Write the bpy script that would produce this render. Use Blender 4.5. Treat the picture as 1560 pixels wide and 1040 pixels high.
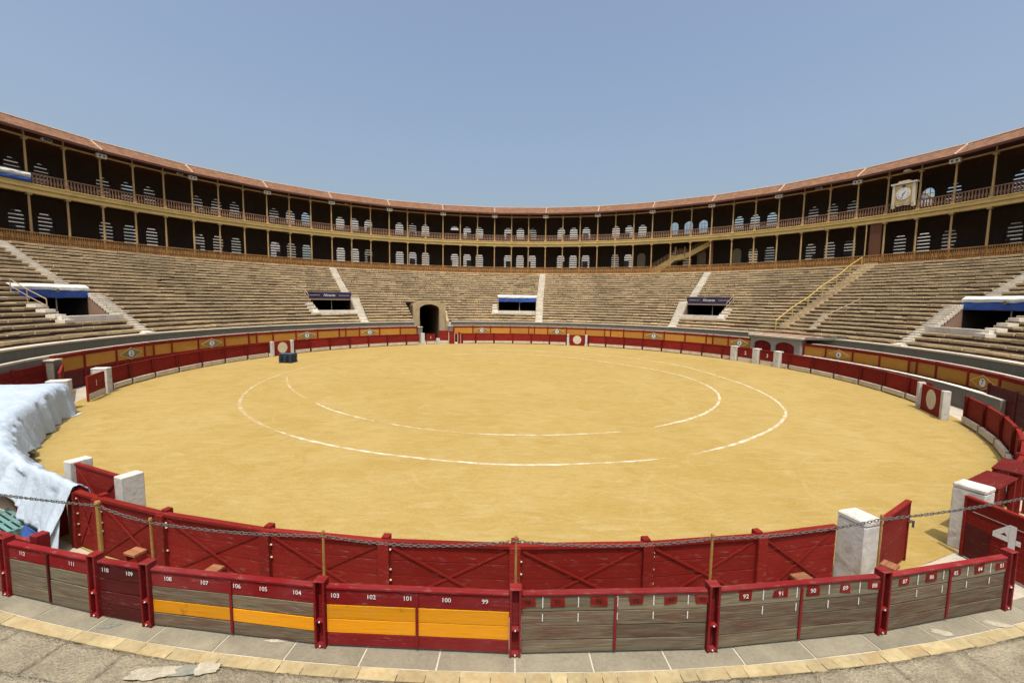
import bpy, math, random
from mathutils import Matrix, Vector, noise

# ------------------------------------------------------------------ clear, camera, world, sun
for o in list(bpy.data.objects): bpy.data.objects.remove(o)
SC = bpy.context.scene
COL = SC.collection
rad, sin, cos, pi = math.radians, math.sin, math.cos, math.pi
random.seed(7)

CAM = Vector((0.0, -34.4995, 6.0346))
PITCH, ROLL = 0.0939, 0.0134
fw = Vector((0, cos(PITCH), -sin(PITCH)))
rt0 = Vector((1, 0, 0)); up0 = Vector((0, sin(PITCH), cos(PITCH)))
rt = rt0 * cos(ROLL) + up0 * sin(ROLL); up = up0 * cos(ROLL) - rt0 * sin(ROLL)
cd = bpy.data.cameras.new('camera'); cam = bpy.data.objects.new('camera', cd); COL.objects.link(cam)
cd.sensor_fit = 'HORIZONTAL'; cd.sensor_width = 36; cd.lens = 670.165 / 1560 * 36
cd.clip_start = 0.1; cd.clip_end = 2000
cam.matrix_world = Matrix(((rt.x, up.x, -fw.x, CAM.x), (rt.y, up.y, -fw.y, CAM.y), (rt.z, up.z, -fw.z, CAM.z), (0, 0, 0, 1)))
SC.camera = cam
SC.render.resolution_x, SC.render.resolution_y = 1024, 682

SUN_EL = 69.5
W = bpy.data.worlds.new('World'); SC.world = W; W.use_nodes = True
wn = W.node_tree.nodes; wl = W.node_tree.links
bg = wn['Background']; sky = wn.new('ShaderNodeTexSky'); sky.sky_type = 'NISHITA'; sky.sun_disc = False
sky.sun_elevation = rad(SUN_EL); sky.sun_rotation = rad(180)
sky.altitude = 0; sky.air_density = 1.25; sky.dust_density = 6.5; sky.ozone_density = 1.0
wl.new(sky.outputs[0], bg.inputs[0]); bg.inputs[1].default_value = 0.15
sd = bpy.data.lights.new('sun', 'SUN'); sd.energy = 3.3; sd.angle = rad(0.53); sd.color = (1.0, 0.955, 0.88)
sun = bpy.data.objects.new('sun', sd); COL.objects.link(sun); sun.location = (0, -20, 60); sun.rotation_euler = (rad(90 - SUN_EL), 0, 0)
vs = SC.view_settings; vs.view_transform = 'Standard'; vs.look = 'None'; vs.exposure = 0.30; vs.gamma = 1.0; vs.use_curve_mapping = False

# ------------------------------------------------------------------ measures of the place (metres, degrees clockwise from the far side)
RB, HB = 26.5, 1.40            # inner red barrier
RC, ZC, ZW = 28.9, 2.27, 1.42  # outer fence, its top, the walkway behind it
RCN = 29.138                   # outer fence near the viewer
RT0, ZT0, NT, TREAD, RISE = 30.9, 2.86, 22, 0.8066, 0.3658   # stone tiers
RG = 49.26                     # gallery posts
GSTEP, GC = 360 / 32.49, 1.44  # gallery sector and centre of sector 0
RWALL = 54.0

def P(th, R, z=0.0): return Vector((R * sin(rad(th)), R * cos(rad(th)), z))
def warp(th, R): return th * (1 - 0.027 * (R - 39) / 9)

# ------------------------------------------------------------------ mesh builder
class MB:
    def __init__(s): s.v = []; s.f = []; s.uv = None
    def add(s, vs_, fs):
        b = len(s.v); s.v += [tuple(p) for p in vs_]; s.f += [tuple(i + b for i in f) for f in fs]; return s
    def hexa(s, p):  # 8 points: bottom 0-3 ccw, top 4-7
        return s.add(p, [(3, 2, 1, 0), (4, 5, 6, 7), (0, 1, 5, 4), (1, 2, 6, 5), (2, 3, 7, 6), (3, 0, 4, 7)])
    def box(s, x0, x1, y0, y1, z0, z1):
        return s.hexa([(x0, y0, z0), (x1, y0, z0), (x1, y1, z0), (x0, y1, z0), (x0, y0, z1), (x1, y0, z1), (x1, y1, z1), (x0, y1, z1)])
    def prism(s, poly, y0, y1):  # poly in x,z counter-clockwise seen from -y
        n = len(poly); vs_ = [(x, y0, z) for x, z in poly] + [(x, y1, z) for x, z in poly]
        fs = [tuple(range(n)), tuple(range(2 * n - 1, n - 1, -1))] + [(i, i + n, (i + 1) % n + n, (i + 1) % n) for i in range(n)]
        return s.add(vs_, fs)
    def pbox(s, R0, R1, z0, z1, t0, t1, n=1):
        for i in range(n):
            a = t0 + (t1 - t0) * i / n; b = t0 + (t1 - t0) * (i + 1) / n
            s.hexa([P(a, R0, z0), P(b, R0, z0), P(b, R1, z0), P(a, R1, z0), P(a, R0, z1), P(b, R0, z1), P(b, R1, z1), P(a, R1, z1)])
        return s
    def bar(s, p0, p1, w, h=None):  # straight bar of rectangular section
        h = h or w; p0, p1 = Vector(p0), Vector(p1); d = (p1 - p0).normalized()
        a = d.cross(Vector((0, 0, 1)))
        if a.length < 1e-4: a = Vector((1, 0, 0))
        a.normalize(); b = a.cross(d).normalized()
        a *= w / 2; b *= h / 2
        q = [p0 - a - b, p0 + a - b, p0 + a + b, p0 - a + b]
        return s.hexa(q + [x + (p1 - p0) for x in q])
    def cyl(s, p0, p1, r0, r1=None, n=8):
        r1 = r0 if r1 is None else r1; p0, p1 = Vector(p0), Vector(p1); d = (p1 - p0).normalized()
        a = d.cross(Vector((0, 0, 1)))
        if a.length < 1e-4: a = Vector((1, 0, 0))
        a.normalize(); b = d.cross(a)
        vs_ = []
        for p, r in ((p0, r0), (p1, r1)):
            for i in range(n):
                t = 2 * pi * i / n; vs_.append(p + a * (r * cos(t)) + b * (r * sin(t)))
        fs = [(i, (i + 1) % n, (i + 1) % n + n, i + n) for i in range(n)] + [tuple(range(n - 1, -1, -1)), tuple(range(n, 2 * n))]
        return s.add(vs_, fs)
    def disc(s, cx, y0, y1, cz, rx, rz, n=28):
        return s.prism([(cx + rx * cos(2 * pi * i / n), cz + rz * sin(2 * pi * i / n)) for i in range(n)], y0, y1)
    def mesh(s, name, mat=None, smooth=False):
        m = bpy.data.meshes.new(name); m.from_pydata(s.v, [], s.f); m.update()
        if s.uv:
            l = m.uv_layers.new(name='UVMap')
            for poly in m.polygons:
                for li in poly.loop_indices: l.data[li].uv = s.uv[m.loops[li].vertex_index]
        if mat: m.materials.append(mat)
        if smooth:
            for p in m.polygons: p.use_smooth = True
        return m
    def build(s, name, mat, parent=None, loc=(0, 0, 0), rz=0.0, smooth=False, bevel=0, kind=None):
        return inst(name, s.mesh(name, mat, smooth), parent, loc, rz, bevel, kind)

WM = {}
def inst(name, me, parent=None, loc=(0, 0, 0), rz=0.0, bevel=0, kind=None, sc=None):
    o = bpy.data.objects.new(name, me); COL.objects.link(o)
    o.location = loc; o.rotation_euler = (0, 0, rz)
    if sc: o.scale = sc
    WM[o] = Matrix.Translation(Vector(loc)) @ Matrix.Rotation(rz, 4, 'Z') @ (Matrix.Diagonal((*sc, 1)) if sc else Matrix.Identity(4))
    if parent is not None:
        o.parent = parent; o.matrix_parent_inverse = WM[parent].inverted()
    if bevel and me:
        b = o.modifiers.new('bevel', 'BEVEL'); b.width = bevel; b.segments = 1; b.limit_method = 'ANGLE'
    if kind: o['kind'] = kind
    return o
def tag(o, label, cat=None, group=None, kind=None):
    o['label'] = label
    if cat: o['category'] = cat
    if group: o['group'] = group
    if kind: o['kind'] = kind
    return o
def thing(name, label, cat, loc=(0, 0, 0), group=None):
    return tag(inst(name, None, None, loc), label, cat, group)

_txt = {}
def text_mesh(s, size, mat):
    k = (s, size, mat.name)
    if k in _txt: return _txt[k]
    c = bpy.data.curves.new('lettering', 'FONT'); c.body = s; c.size = size; c.align_x = 'CENTER'; c.align_y = 'CENTER'; c.offset = size * .012
    c.resolution_u = 3
    o = bpy.data.objects.new('lettering_source', c); COL.objects.link(o)
    dg = bpy.context.evaluated_depsgraph_get()
    m = bpy.data.meshes.new_from_object(o.evaluated_get(dg), depsgraph=dg)
    m.transform(Matrix.Rotation(pi / 2, 4, 'X')); m.materials.clear(); m.materials.append(mat)
    bpy.data.objects.remove(o); _txt[k] = m
    return m

# ------------------------------------------------------------------ materials
def srgb(r, g, b):
    f = lambda c: ((c / 255 + .055) / 1.055) ** 2.4 if c > 10 else c / 255 / 12.92
    return (f(r), f(g), f(b), 1)
def newmat(name):
    m = bpy.data.materials.new(name); m.use_nodes = True
    nt = m.node_tree; b = nt.nodes['Principled BSDF']; return m, nt, b
def sc_(c, k): return (min(c[0] * k, 1), min(c[1] * k, 1), min(c[2] * k, 1), 1)
def mix(nt, a, b, fac, blend='MIX'):
    n = nt.nodes.new('ShaderNodeMix'); n.data_type = 'RGBA'; n.blend_type = blend
    for s, v in ((n.inputs[0], fac), (n.inputs[6], a), (n.inputs[7], b)):
        if hasattr(v, 'is_linked') or isinstance(v, bpy.types.NodeSocket): nt.links.new(v, s)
        else: s.default_value = v
    return n.outputs[2]
def coords(nt, kind, scale=(1, 1, 1)):
    if kind == 'pos': out = nt.nodes.new('ShaderNodeNewGeometry').outputs['Position']
    else: out = nt.nodes.new('ShaderNodeTexCoord').outputs['Object' if kind == 'obj' else 'UV']
    mp = nt.nodes.new('ShaderNodeMapping'); mp.inputs['Scale'].default_value = scale
    nt.links.new(out, mp.inputs[0]); return mp.outputs[0]
def nz(nt, vec, scale, lo=.35, hi=.65, detail=4, dist=0, rough=.55):
    n = nt.nodes.new('ShaderNodeTexNoise'); n.inputs['Scale'].default_value = scale; n.inputs['Detail'].default_value = detail
    n.inputs['Distortion'].default_value = dist; n.inputs['Roughness'].default_value = rough
    nt.links.new(vec, n.inputs['Vector'])
    r = nt.nodes.new('ShaderNodeMapRange'); r.inputs[1].default_value = lo; r.inputs[2].default_value = hi
    nt.links.new(n.outputs[0], r.inputs[0]); return r.outputs[0]
def bump(nt, b, h, strength, dist=.02):
    n = nt.nodes.new('ShaderNodeBump'); n.inputs['Strength'].default_value = strength; n.inputs['Distance'].default_value = dist
    nt.links.new(h, n.inputs['Height']); nt.links.new(n.outputs[0], b.inputs['Normal'])
def rnd(nt, island=False, obj=False):
    if obj: return nt.nodes.new('ShaderNodeObjectInfo').outputs['Random']
    return nt.nodes.new('ShaderNodeNewGeometry').outputs['Random Per Island']
def mul(nt, a, k):
    n = nt.nodes.new('ShaderNodeMath'); n.operation = 'MULTIPLY'; nt.links.new(a, n.inputs[0]); n.inputs[1].default_value = k; return n.outputs[0]

ALB = .80   # overall reflectance of the place under this sun
def set_base(nt, c, b): nt.links.new(mix(nt, c, (ALB, ALB, ALB, 1), 1.0, 'MULTIPLY'), b.inputs['Base Color'])

def M(name, col, var=.16, scale=1.2, rough=.75, fine=14, fvar=.12, bmp=.25, bd=.01, stain=None, samt=.5, sscale=.8, stretch=(1, 1, 1), kind='pos', isl=0, objv=0, spec=.3):
    m, nt, b = newmat(name)
    v = coords(nt, kind, stretch)
    c = mix(nt, sc_(col, 1 - var), sc_(col, 1 + var), nz(nt, v, scale))
    f = nz(nt, v, fine, .3, .7, 6)
    c = mix(nt, c, mix(nt, sc_(col, 1 - 2.2 * fvar), sc_(col, 1 + fvar), f), .5)
    if isl: c = mix(nt, c, mix(nt, (1 - isl, 1 - isl, 1 - isl, 1), (1 + isl * .6, 1 + isl * .55, 1 + isl * .5, 1), rnd(nt)), 1.0, 'MULTIPLY')
    if objv: c = mix(nt, c, mix(nt, (1 - objv,) * 3 + (1,), (1 + objv * .5,) * 3 + (1,), rnd(nt, obj=True)), 1.0, 'MULTIPLY')
    if stain is not None: c = mix(nt, c, stain, mul(nt, nz(nt, v, sscale, .5, .72, 6, .6), samt))
    set_base(nt, c, b); b.inputs['Roughness'].default_value = rough
    b.inputs['Specular IOR Level'].default_value = spec
    if bmp: bump(nt, b, f, bmp, bd)
    return m

def sand_mat():
    m, nt, b = newmat('sand'); v = coords(nt, 'pos')
    A, B, C_, D = (.368, .262, .078, 1), (.415, .305, .108, 1), (.335, .225, .056, 1), (.46, .365, .17, 1)
    c = mix(nt, A, B, nz(nt, v, .16, .35, .65, 5, .8))
    c = mix(nt, c, C_, mul(nt, nz(nt, v, .45, .46, .72, 7, 1.5), .85))
    v2 = coords(nt, 'pos', (.5, 1.6, 1))
    c = mix(nt, c, D, mul(nt, nz(nt, v2, 1.1, .50, .70, 9, 2.2), .60))
    c = mix(nt, c, C_, mul(nt, nz(nt, v2, 2.6, .50, .72, 9, 1.0), .55))
    for sc2, off2, am in ((.10, 0, .30), (.17, 7, .28), (.26, 15, .22)):   # curving wheel and drag tracks
        vo = nt.nodes.new('ShaderNodeVectorMath'); vo.operation = 'ADD'; vo.inputs[1].default_value = (off2, off2 * 2, 0); nt.links.new(v, vo.inputs[0])
        tn = nt.nodes.new('ShaderNodeTexNoise'); tn.inputs['Scale'].default_value = sc2; tn.inputs['Detail'].default_value = 1.5; nt.links.new(vo.outputs[0], tn.inputs['Vector'])
        a1 = nt.nodes.new('ShaderNodeMath'); a1.operation = 'SUBTRACT'; a1.inputs[1].default_value = .5; nt.links.new(tn.outputs[0], a1.inputs[0])
        a2 = nt.nodes.new('ShaderNodeMath'); a2.operation = 'ABSOLUTE'; nt.links.new(a1.outputs[0], a2.inputs[0])
        a3 = nt.nodes.new('ShaderNodeMapRange'); a3.inputs[1].default_value = .0035; a3.inputs[2].default_value = .0; nt.links.new(a2.outputs[0], a3.inputs[0])
        a4 = nt.nodes.new('ShaderNodeMath'); a4.operation = 'MULTIPLY'; nt.links.new(a3.outputs[0], a4.inputs[0]); nt.links.new(nz(nt, v, .5, .4, .65, 5), a4.inputs[1])
        c = mix(nt, c, D, mul(nt, a4.outputs[0], am * 2))
    g = nz(nt, v, 9, .3, .7, 8)
    c = mix(nt, c, mix(nt, sc_(A, .82), sc_(B, 1.08), g), .25)
    set_base(nt, c, b); b.inputs['Roughness'].default_value = .95; b.inputs['Specular IOR Level'].default_value = .1
    ad = nt.nodes.new('ShaderNodeMath'); ad.operation = 'ADD'
    nt.links.new(nz(nt, v, 5, .3, .7, 9, 1), ad.inputs[0]); nt.links.new(nz(nt, v2, 1.4, .35, .65, 6, 1), ad.inputs[1])
    bump(nt, b, ad.outputs[0], .38, .03)
    return m
def chalk_mat(name, wear):
    m, nt, b = newmat(name); v = coords(nt, 'pos')
    fac = nz(nt, v, 2.2, wear - .10, wear + .18, 9, .8)
    c = mix(nt, (.66, .62, .50, 1), (.41, .29, .11, 1), mul(nt, fac, .96))
    set_base(nt, c, b); b.inputs['Roughness'].default_value = .95
    return m
def wood_mat(name, base, light, remnant=None, ramt=.7):
    m, nt, b = newmat(name); v = coords(nt, 'obj', (.55, 6, 9)); vp = coords(nt, 'pos')
    g = nz(nt, v, 3.2, .3, .7, 9, .9)
    c = mix(nt, base, light, g)
    c = mix(nt, c, sc_(base, .55), mul(nt, nz(nt, coords(nt, 'obj', (.25, 8, 16)), 4, .55, .72, 8, .5), .7))
    if remnant is not None:
        v3 = coords(nt, 'obj', (1.1, 3, 6.5))
        c = mix(nt, c, remnant, mul(nt, nz(nt, v3, 1.7, .47, .60, 10, .6, .65), ramt))
    c = mix(nt, c, mix(nt, (.72, .72, .72, 1), (1.12, 1.12, 1.12, 1), rnd(nt, obj=True)), 1.0, 'MULTIPLY')
    set_base(nt, c, b); b.inputs['Roughness'].default_value = .85; b.inputs['Specular IOR Level'].default_value = .2
    bump(nt, b, g, .5, .006)
    return m
def paint_mat(name, col, fade, rough=.55, worn=.35, dirt=None):
    m, nt, b = newmat(name); v = coords(nt, 'pos', (1, 1, 1))
    c = mix(nt, col, fade, mul(nt, nz(nt, v, .9, .35, .75, 6, .6), worn))
    c = mix(nt, c, sc_(col, .62), mul(nt, nz(nt, coords(nt, 'obj', (.5, 5, 7)), 4, .5, .8, 8, .6), .55))
    if dirt is not None: c = mix(nt, c, dirt, mul(nt, nz(nt, v, 4.5, .62, .72, 8), .7))
    c = mix(nt, c, mix(nt, fade, (.30, .25, .20, 1), .45), mul(nt, nz(nt, coords(nt, 'obj', (1.2, 6, 6)), 3.3, .57, .68, 10, .4, .72), .7))
    c = mix(nt, c, mix(nt, (.82, .82, .82, 1), (1.10, 1.08, 1.08, 1), rnd(nt, obj=True)), 1.0, 'MULTIPLY')
    set_base(nt, c, b); b.inputs['Roughness'].default_value = rough; b.inputs['Specular IOR Level'].default_value = .12
    bump(nt, b, nz(nt, coords(nt, 'obj', (.6, 5, 8)), 5, .3, .7, 7), .25, .004)
    return m
def roof_mat():
    m, nt, b = newmat('roof_tiles'); u = coords(nt, 'uv')
    w = nt.nodes.new('ShaderNodeTexWave'); w.bands_direction = 'X'; w.inputs['Scale'].default_value = 1.0; w.inputs['Distortion'].default_value = .4
    w.inputs['Detail'].default_value = 2
    nt.links.new(u, w.inputs[0]); v = coords(nt, 'pos')
    c = mix(nt, (.15, .060, .026, 1), (.33, .155, .068, 1), nz(nt, v, 1.6, .3, .7, 8))
    c = mix(nt, c, (.38, .24, .145, 1), mul(nt, nz(nt, v, 6, .5, .7, 8), .5))
    c = mix(nt, c, mix(nt, (.62, .58, .55, 1), (1.1, 1.1, 1.1, 1), w.outputs[1]), .8, 'MULTIPLY')
    set_base(nt, c, b); b.inputs['Roughness'].default_value = .9
    bump(nt, b, w.outputs[1], .6, .06)
    return m
def cloth_mat(name, a, b_, transl=0.0):
    m, nt, b = newmat(name); v = coords(nt, 'pos')
    c = mix(nt, a, b_, nz(nt, v, .7, .4, .7, 5, .4))
    set_base(nt, c, b); b.inputs['Roughness'].default_value = .6; b.inputs['Specular IOR Level'].default_value = .35
    bump(nt, b, nz(nt, v, 3, .3, .7, 5, 1.2), .35, .05)
    return m

MT = {}
MT['sand'] = sand_mat()
MT['chalk'] = chalk_mat('chalk', .46); MT['chalk_worn'] = chalk_mat('chalk_worn', .315)
MT['passage'] = M('passage_floor', (.50, .45, .36, 1), .14, .8, .95, 10, .12, .3, .02, (.50, .35, .13, 1), .6, .5)
MT['red'] = paint_mat('red_barrier_paint', (.205, .0115, .0078, 1), (.25, .030, .021, 1), .75, .5)
MT['redfar'] = paint_mat('red_sunlit_barrier_paint', (.215, .0125, .008, 1), (.26, .032, .021, 1), .75, .5)
MT['crimson'] = paint_mat('crimson_rail_paint', (.21, .0075, .0095, 1), (.25, .055, .050, 1), .8, .75)
MT['maroon'] = paint_mat('maroon_door_paint', (.085, .010, .010, 1), (.12, .03, .028, 1), .6, .5)
MT['orange'] = paint_mat('orange_plank_paint', (.74, .305, .008, 1), (.78, .38, .04, 1), .7, .5, (.22, .11, .03, 1))
MT['ochre'] = paint_mat('ochre_panel_paint', (.52, .235, .030, 1), (.56, .30, .075, 1), .75, .6)
MT['wood'] = wood_mat('weathered_plank', (.105, .082, .052, 1), (.24, .195, .128, 1), (.125, .034, .022, 1), .50)
MT['woodgrey'] = wood_mat('grey_plank', (.13, .108, .070, 1), (.29, .25, .165, 1), (.14, .055, .034, 1), .32)
MT['woodbox'] = wood_mat('brown_box_wood', (.20, .075, .035, 1), (.42, .20, .10, 1))
MT['white'] = M('white_plaster', (.60, .585, .54, 1), .07, 1.5, .9, 9, .08, .4, .012, (.33, .25, .17, 1), .75, 2.3)
MT['whitestep'] = M('white_step_paint', (.84, .79, .67, 1), .08, 2, .85, 9, .1, .3, .01, (.42, .34, .24, 1), .55, 1.3, objv=.12)
MT['cream'] = M('cream_board', (.66, .58, .44, 1), .1, 2, .8, 9, .1, .3, .01, (.36, .26, .15, 1), .6, 1.4, objv=.1)
MT['numwhite'] = M('white_lettering', (.78, .76, .72, 1), .05, 6, .7, 20, .12, 0)
MT['numdark'] = M('dark_lettering', (.035, .012, .012, 1), .1, 6, .7, 20, .1, 0)
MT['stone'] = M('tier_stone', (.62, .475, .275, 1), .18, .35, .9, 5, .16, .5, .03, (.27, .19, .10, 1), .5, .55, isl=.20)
MT['tread'] = M('tier_tread_shade', (.130, .085, .046, 1), .22, .5, .95, 4, .2, .5, .03, (.13, .092, .055, 1), .7, .9, isl=.28)  # brown treads darkened further, giving the side tiers their shade by colour
MT['riser'] = M('tier_riser_stone', (.165, .108, .058, 1), .2, .5, .9, 5, .18, .5, .03, (.10, .065, .035, 1), .55, .8, isl=.30)  # tier risers kept dark: shadow line under each slab put into the colour
MT['lightgrey'] = M('terrace_concrete', (.33, .325, .285, 1), .12, .6, .9, 8, .12, .3, .01, (.22, .21, .17, 1), .5, .6)
MT['archstone'] = M('arch_sandstone', (.44, .345, .205, 1), .15, .6, .9, 6, .14, .5, .02, (.22, .165, .095, 1), .6, .7)
MT['redpost'] = paint_mat('dark_red_and_shade_paint', (.125, .008, .006, 1), (.16, .025, .018, 1), .75, .5)  # darker red holds the posts' shade; on box tops it is plain colour
MT['greywall'] = M('grey_concrete', (.20, .185, .140, 1), .12, .6, .9, 8, .12, .3, .01, (.13, .125, .10, 1), .5, .6)
MT['coping'] = M('pale_coping', (.60, .53, .41, 1), .1, .8, .85, 8, .1, .3, .01, (.36, .29, .19, 1), .5, .9, objv=.08)
MT['pink'] = M('pink_plaster', (.36, .22, .155, 1), .12, .8, .9, 8, .1, .3, .01)
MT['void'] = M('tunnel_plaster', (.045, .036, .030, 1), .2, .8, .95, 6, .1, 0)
MT['slab'] = M('walkway_slab', (.25, .228, .165, 1), .18, 1.3, .88, 22, .14, .45, .008, (.33, .295, .205, 1), .65, 1.8, objv=.14)
MT['mortar'] = M('pale_mortar', (.52, .48, .39, 1), .1, 3, .9, 20, .1, .2, .005)
MT['yellowstone'] = M('yellow_edge_stone', (.44, .36, .195, 1), .2, 2.6, .9, 18, .16, .5, .008, (.37, .235, .10, 1), .7, 3.2, objv=.20)
MT['rough'] = M('rough_tier_stone', (.37, .325, .225, 1), .22, 2.2, .95, 30, .30, 1.0, .02, (.17, .145, .10, 1), .6, 3.0, objv=.12)
MT['patch'] = M('cement_patch', (.44, .40, .30, 1), .2, 4, .95, 24, .2, .6, .01, (.26, .25, .19, 1), .8, 3.4)
MT['bluepatch'] = M('blue_grey_patch', (.23, .24, .205, 1), .2, 4, .95, 24, .2, .6, .01, (.32, .29, .21, 1), .7, 4)
MT['fascia'] = M('fascia_paint', (.76, .57, .215, 1), .08, .5, .75, 6, .06, .15, .01, (.40, .27, .10, 1), .4, .7)
MT['post'] = M('post_paint', (.46, .31, .135, 1), .12, .8, .7, 6, .1, .15, .01, (.24, .15, .07, 1), .4, .9, objv=.1)
MT['rust'] = M('rust_railing', (.43, .22, .068, 1), .3, 1.3, .7, 8, .2, .2, .01, (.14, .055, .02, 1), .5, 1.5)
MT['baluster'] = M('baluster_paint', (.27, .155, .095, 1), .2, 1.3, .7, 8, .1, .2, .01)
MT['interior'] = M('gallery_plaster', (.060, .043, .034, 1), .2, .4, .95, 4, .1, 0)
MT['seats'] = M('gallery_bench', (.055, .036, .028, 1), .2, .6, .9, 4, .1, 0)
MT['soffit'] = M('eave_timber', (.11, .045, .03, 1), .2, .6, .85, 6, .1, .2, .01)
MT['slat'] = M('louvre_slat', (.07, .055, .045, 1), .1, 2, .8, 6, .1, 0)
MT['shutter'] = M('beige_shutter', (.46, .40, .29, 1), .1, 1, .8, 6, .1, .2, .01)
MT['roof'] = roof_mat()
MT['hip'] = M('hip_tile', (.50, .36, .26, 1), .12, 1, .9, 6, .1, .3, .01)
MT['brown'] = M('brown_door_wood', (.13, .055, .028, 1), .15, .8, .8, 6, .1, .2, .01, stretch=(3, 3, .5))
MT['yellowrail'] = M('yellow_rail_paint', (.55, .40, .11, 1), .1, 2, .6, 10, .08, 0)
MT['pole'] = M('ochre_pole', (.36, .20, .05, 1), .15, 4, .6, 25, .15, .2, .003, (.20, .07, .03, 1), .6, 6)
MT['chain'] = M('steel_chain', (.10, .095, .085, 1), .2, 8, .45, 30, .15, 0, spec=.5)
MT['tan_rail'] = M('tan_pipe', (.42, .30, .19, 1), .1, 2, .6, 10, .08, 0)
MT['tarp'] = cloth_mat('pale_blue_tarp', (.42, .51, .60, 1), (.49, .57, .64, 1))
MT['whitecloth'] = cloth_mat('white_cloth', (.66, .67, .62, 1), (.76, .76, .72, 1))
MT['bluecloth'] = cloth_mat('blue_cloth', (.03, .09, .36, 1), (.055, .14, .46, 1))
MT['navy'] = cloth_mat('navy_banner', (.028, .020, .055, 1), (.040, .028, .070, 1))
MT['pallet'] = M('navy_plastic', (.020, .034, .062, 1), .2, 4, .5, 20, .1, 0, spec=.4)
MT['palletlight'] = M('slate_plastic', (.055, .085, .13, 1), .2, 4, .5, 20, .1, 0, spec=.4)
MT['teal'] = M('teal_slat', (.13, .27, .26, 1), .18, 2, .6, 16, .1, .1, .004, (.30, .40, .36, 1), .5, 3)
MT['lampbox'] = M('lamp_housing', (.55, .50, .40, 1), .08, 2, .6, 8, .05, 0)
MT['dark'] = M('dark_glass', (.03, .03, .035, 1), .1, 2, .4, 8, .05, 0)
MT['clockcream'] = M('clock_case_cream', (.62, .50, .26, 1), .1, 1.5, .7, 8, .08, .2, .01)
MT['clockpale'] = M('clock_case_pale', (.68, .62, .46, 1), .06, 1.5, .7, 8, .06, .1, .01)
MT['clockface'] = M('clock_face', (.80, .80, .76, 1), .03, 2, .5, 8, .03, 0)
MT['black'] = M('black_paint', (.015, .014, .014, 1), .1, 4, .6, 8, .1, 0)
MT['gold'] = M('yellow_line_paint', (.64, .45, .14, 1), .08, 2, .7, 8, .08, 0)
MT['grey_dia'] = M('olive_grey_paint', (.25, .19, .085, 1), .1, 2, .8, 8, .08, 0)
MT['earth'] = M('outer_ground', (.24, .20, .15, 1), .2, .1, .95, 2, .1, 0)
gm, gnt, gb = newmat('window_glass'); gb.inputs['Base Color'].default_value = (.8, .88, .95, 1); gb.inputs['Roughness'].default_value = .05
gb.inputs['Transmission Weight'].default_value = 1.0; gb.inputs['IOR'].default_value = 1.05
MT['glass'] = gm

_cache = {}
def cached(key, fn):
    if key not in _cache: _cache[key] = fn()
    return _cache[key]

# ================================================================== THE GROUND
def annulus(R0, R1, z, n=180, t0=0, t1=360):
    m = MB()
    for i in range(n + 1):
        a = t0 + (t1 - t0) * i / n; m.v += [tuple(P(a, R0, z)), tuple(P(a, R1, z))]
    m.f = [(2 * i, 2 * i + 2, 2 * i + 3, 2 * i + 1) for i in range(n)]
    return m
g = MB(); n = 64
g.v = [tuple(P(360 * i / n, 900, -.06)) for i in range(n)]; g.f = [tuple(reversed(range(n)))]
tag(g.build('ground', MT['earth']), 'bare earth ground around the bullring', kind='structure')
g = MB(); g.v = [(0, 0, 0)]; rings = [3, 8, 13, 18, 22, 25, 26.56]; ns = 120
for r in rings: g.v += [tuple(P(360 * i / ns, r, 0)) for i in range(ns)]
g.f = [(0, 1 + (i + 1) % ns, 1 + i) for i in range(ns)]
for k in range(len(rings) - 1):
    for i in range(ns):
        a, b = 1 + k * ns + i, 1 + k * ns + (i + 1) % ns; g.f.append((a, b, b + ns, a + ns))
tag(g.build('sand_arena', MT['sand']), 'golden raked sand floor of the bullring', kind='structure')
tag(annulus(26.56, 29.12, -.004).build('passage_floor', MT['passage']), 'pale dusty floor of the passage between barrier and outer fence', kind='structure')

def chalk(name, tab, w, mat, lab):
    m = MB(); pts = []
    for (t0, r0), (t1, r1) in zip(tab[:-1], tab[1:]):
        k = max(2, int(abs(t1 - t0) * 1.2))
        for i in range(k): u = i / k; pts.append((t0 + (t1 - t0) * u, r0 + (r1 - r0) * u))
    pts.append(tab[-1])
    rs = [p[1] for p in pts]; sm = list(rs)
    for _ in range(10): sm = [sm[0]] + [(sm[i - 1] + sm[i] + sm[i + 1]) / 3 for i in range(1, len(sm) - 1)] + [sm[-1]]
    for i, (t, _) in enumerate(pts):
        e = min(i, len(pts) - 1 - i) / 6; ww = w * min(1, .25 + e) * random.uniform(.75, 1.25)
        j = random.uniform(-.02, .02)
        m.v += [tuple(P(t, sm[i] - ww / 2 + j, .004)), tuple(P(t, sm[i] + ww / 2 + j, .004))]
    m.f = [(2 * i, 2 * i + 2, 2 * i + 3, 2 * i + 1) for i in range(len(pts) - 1)]
    tag(m.build(name, mat), lab, kind='structure')
chalk('chalk_line', [(-15, 18.3), (0, 18.4), (25, 17.8), (45, 17.85), (58.7, 17.85), (72, 17.4), (87, 17.1), (102, 17.6), (124, 18.55), (143, 18.65), (157, 18.85)], .165, MT['chalk'], 'outer white chalk ring line, far and right part')
chalk('chalk_line', [(161.5, 18.9), (169, 18.8), (181, 18.8), (191, 18.55), (208, 18.43), (216, 18.4)], .14, MT['chalk'], 'outer white chalk ring line, near part')
chalk('chalk_line', [(216, 18.4), (227, 18.4), (236, 18.4), (250, 18.2), (264, 18.1), (285, 18.2), (300, 18.2)], .16, MT['chalk_worn'], 'outer white chalk ring line, faint left part')
chalk('chalk_line', [(-30, 15.0), (-3, 15.1), (21, 13.9), (40, 13.1), (56, 13.0), (84, 14.1), (112, 14.9), (120, 15.0), (137, 15.2), (153, 15.3)], .155, MT['chalk'], 'inner white chalk ring line, far and right part')
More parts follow.
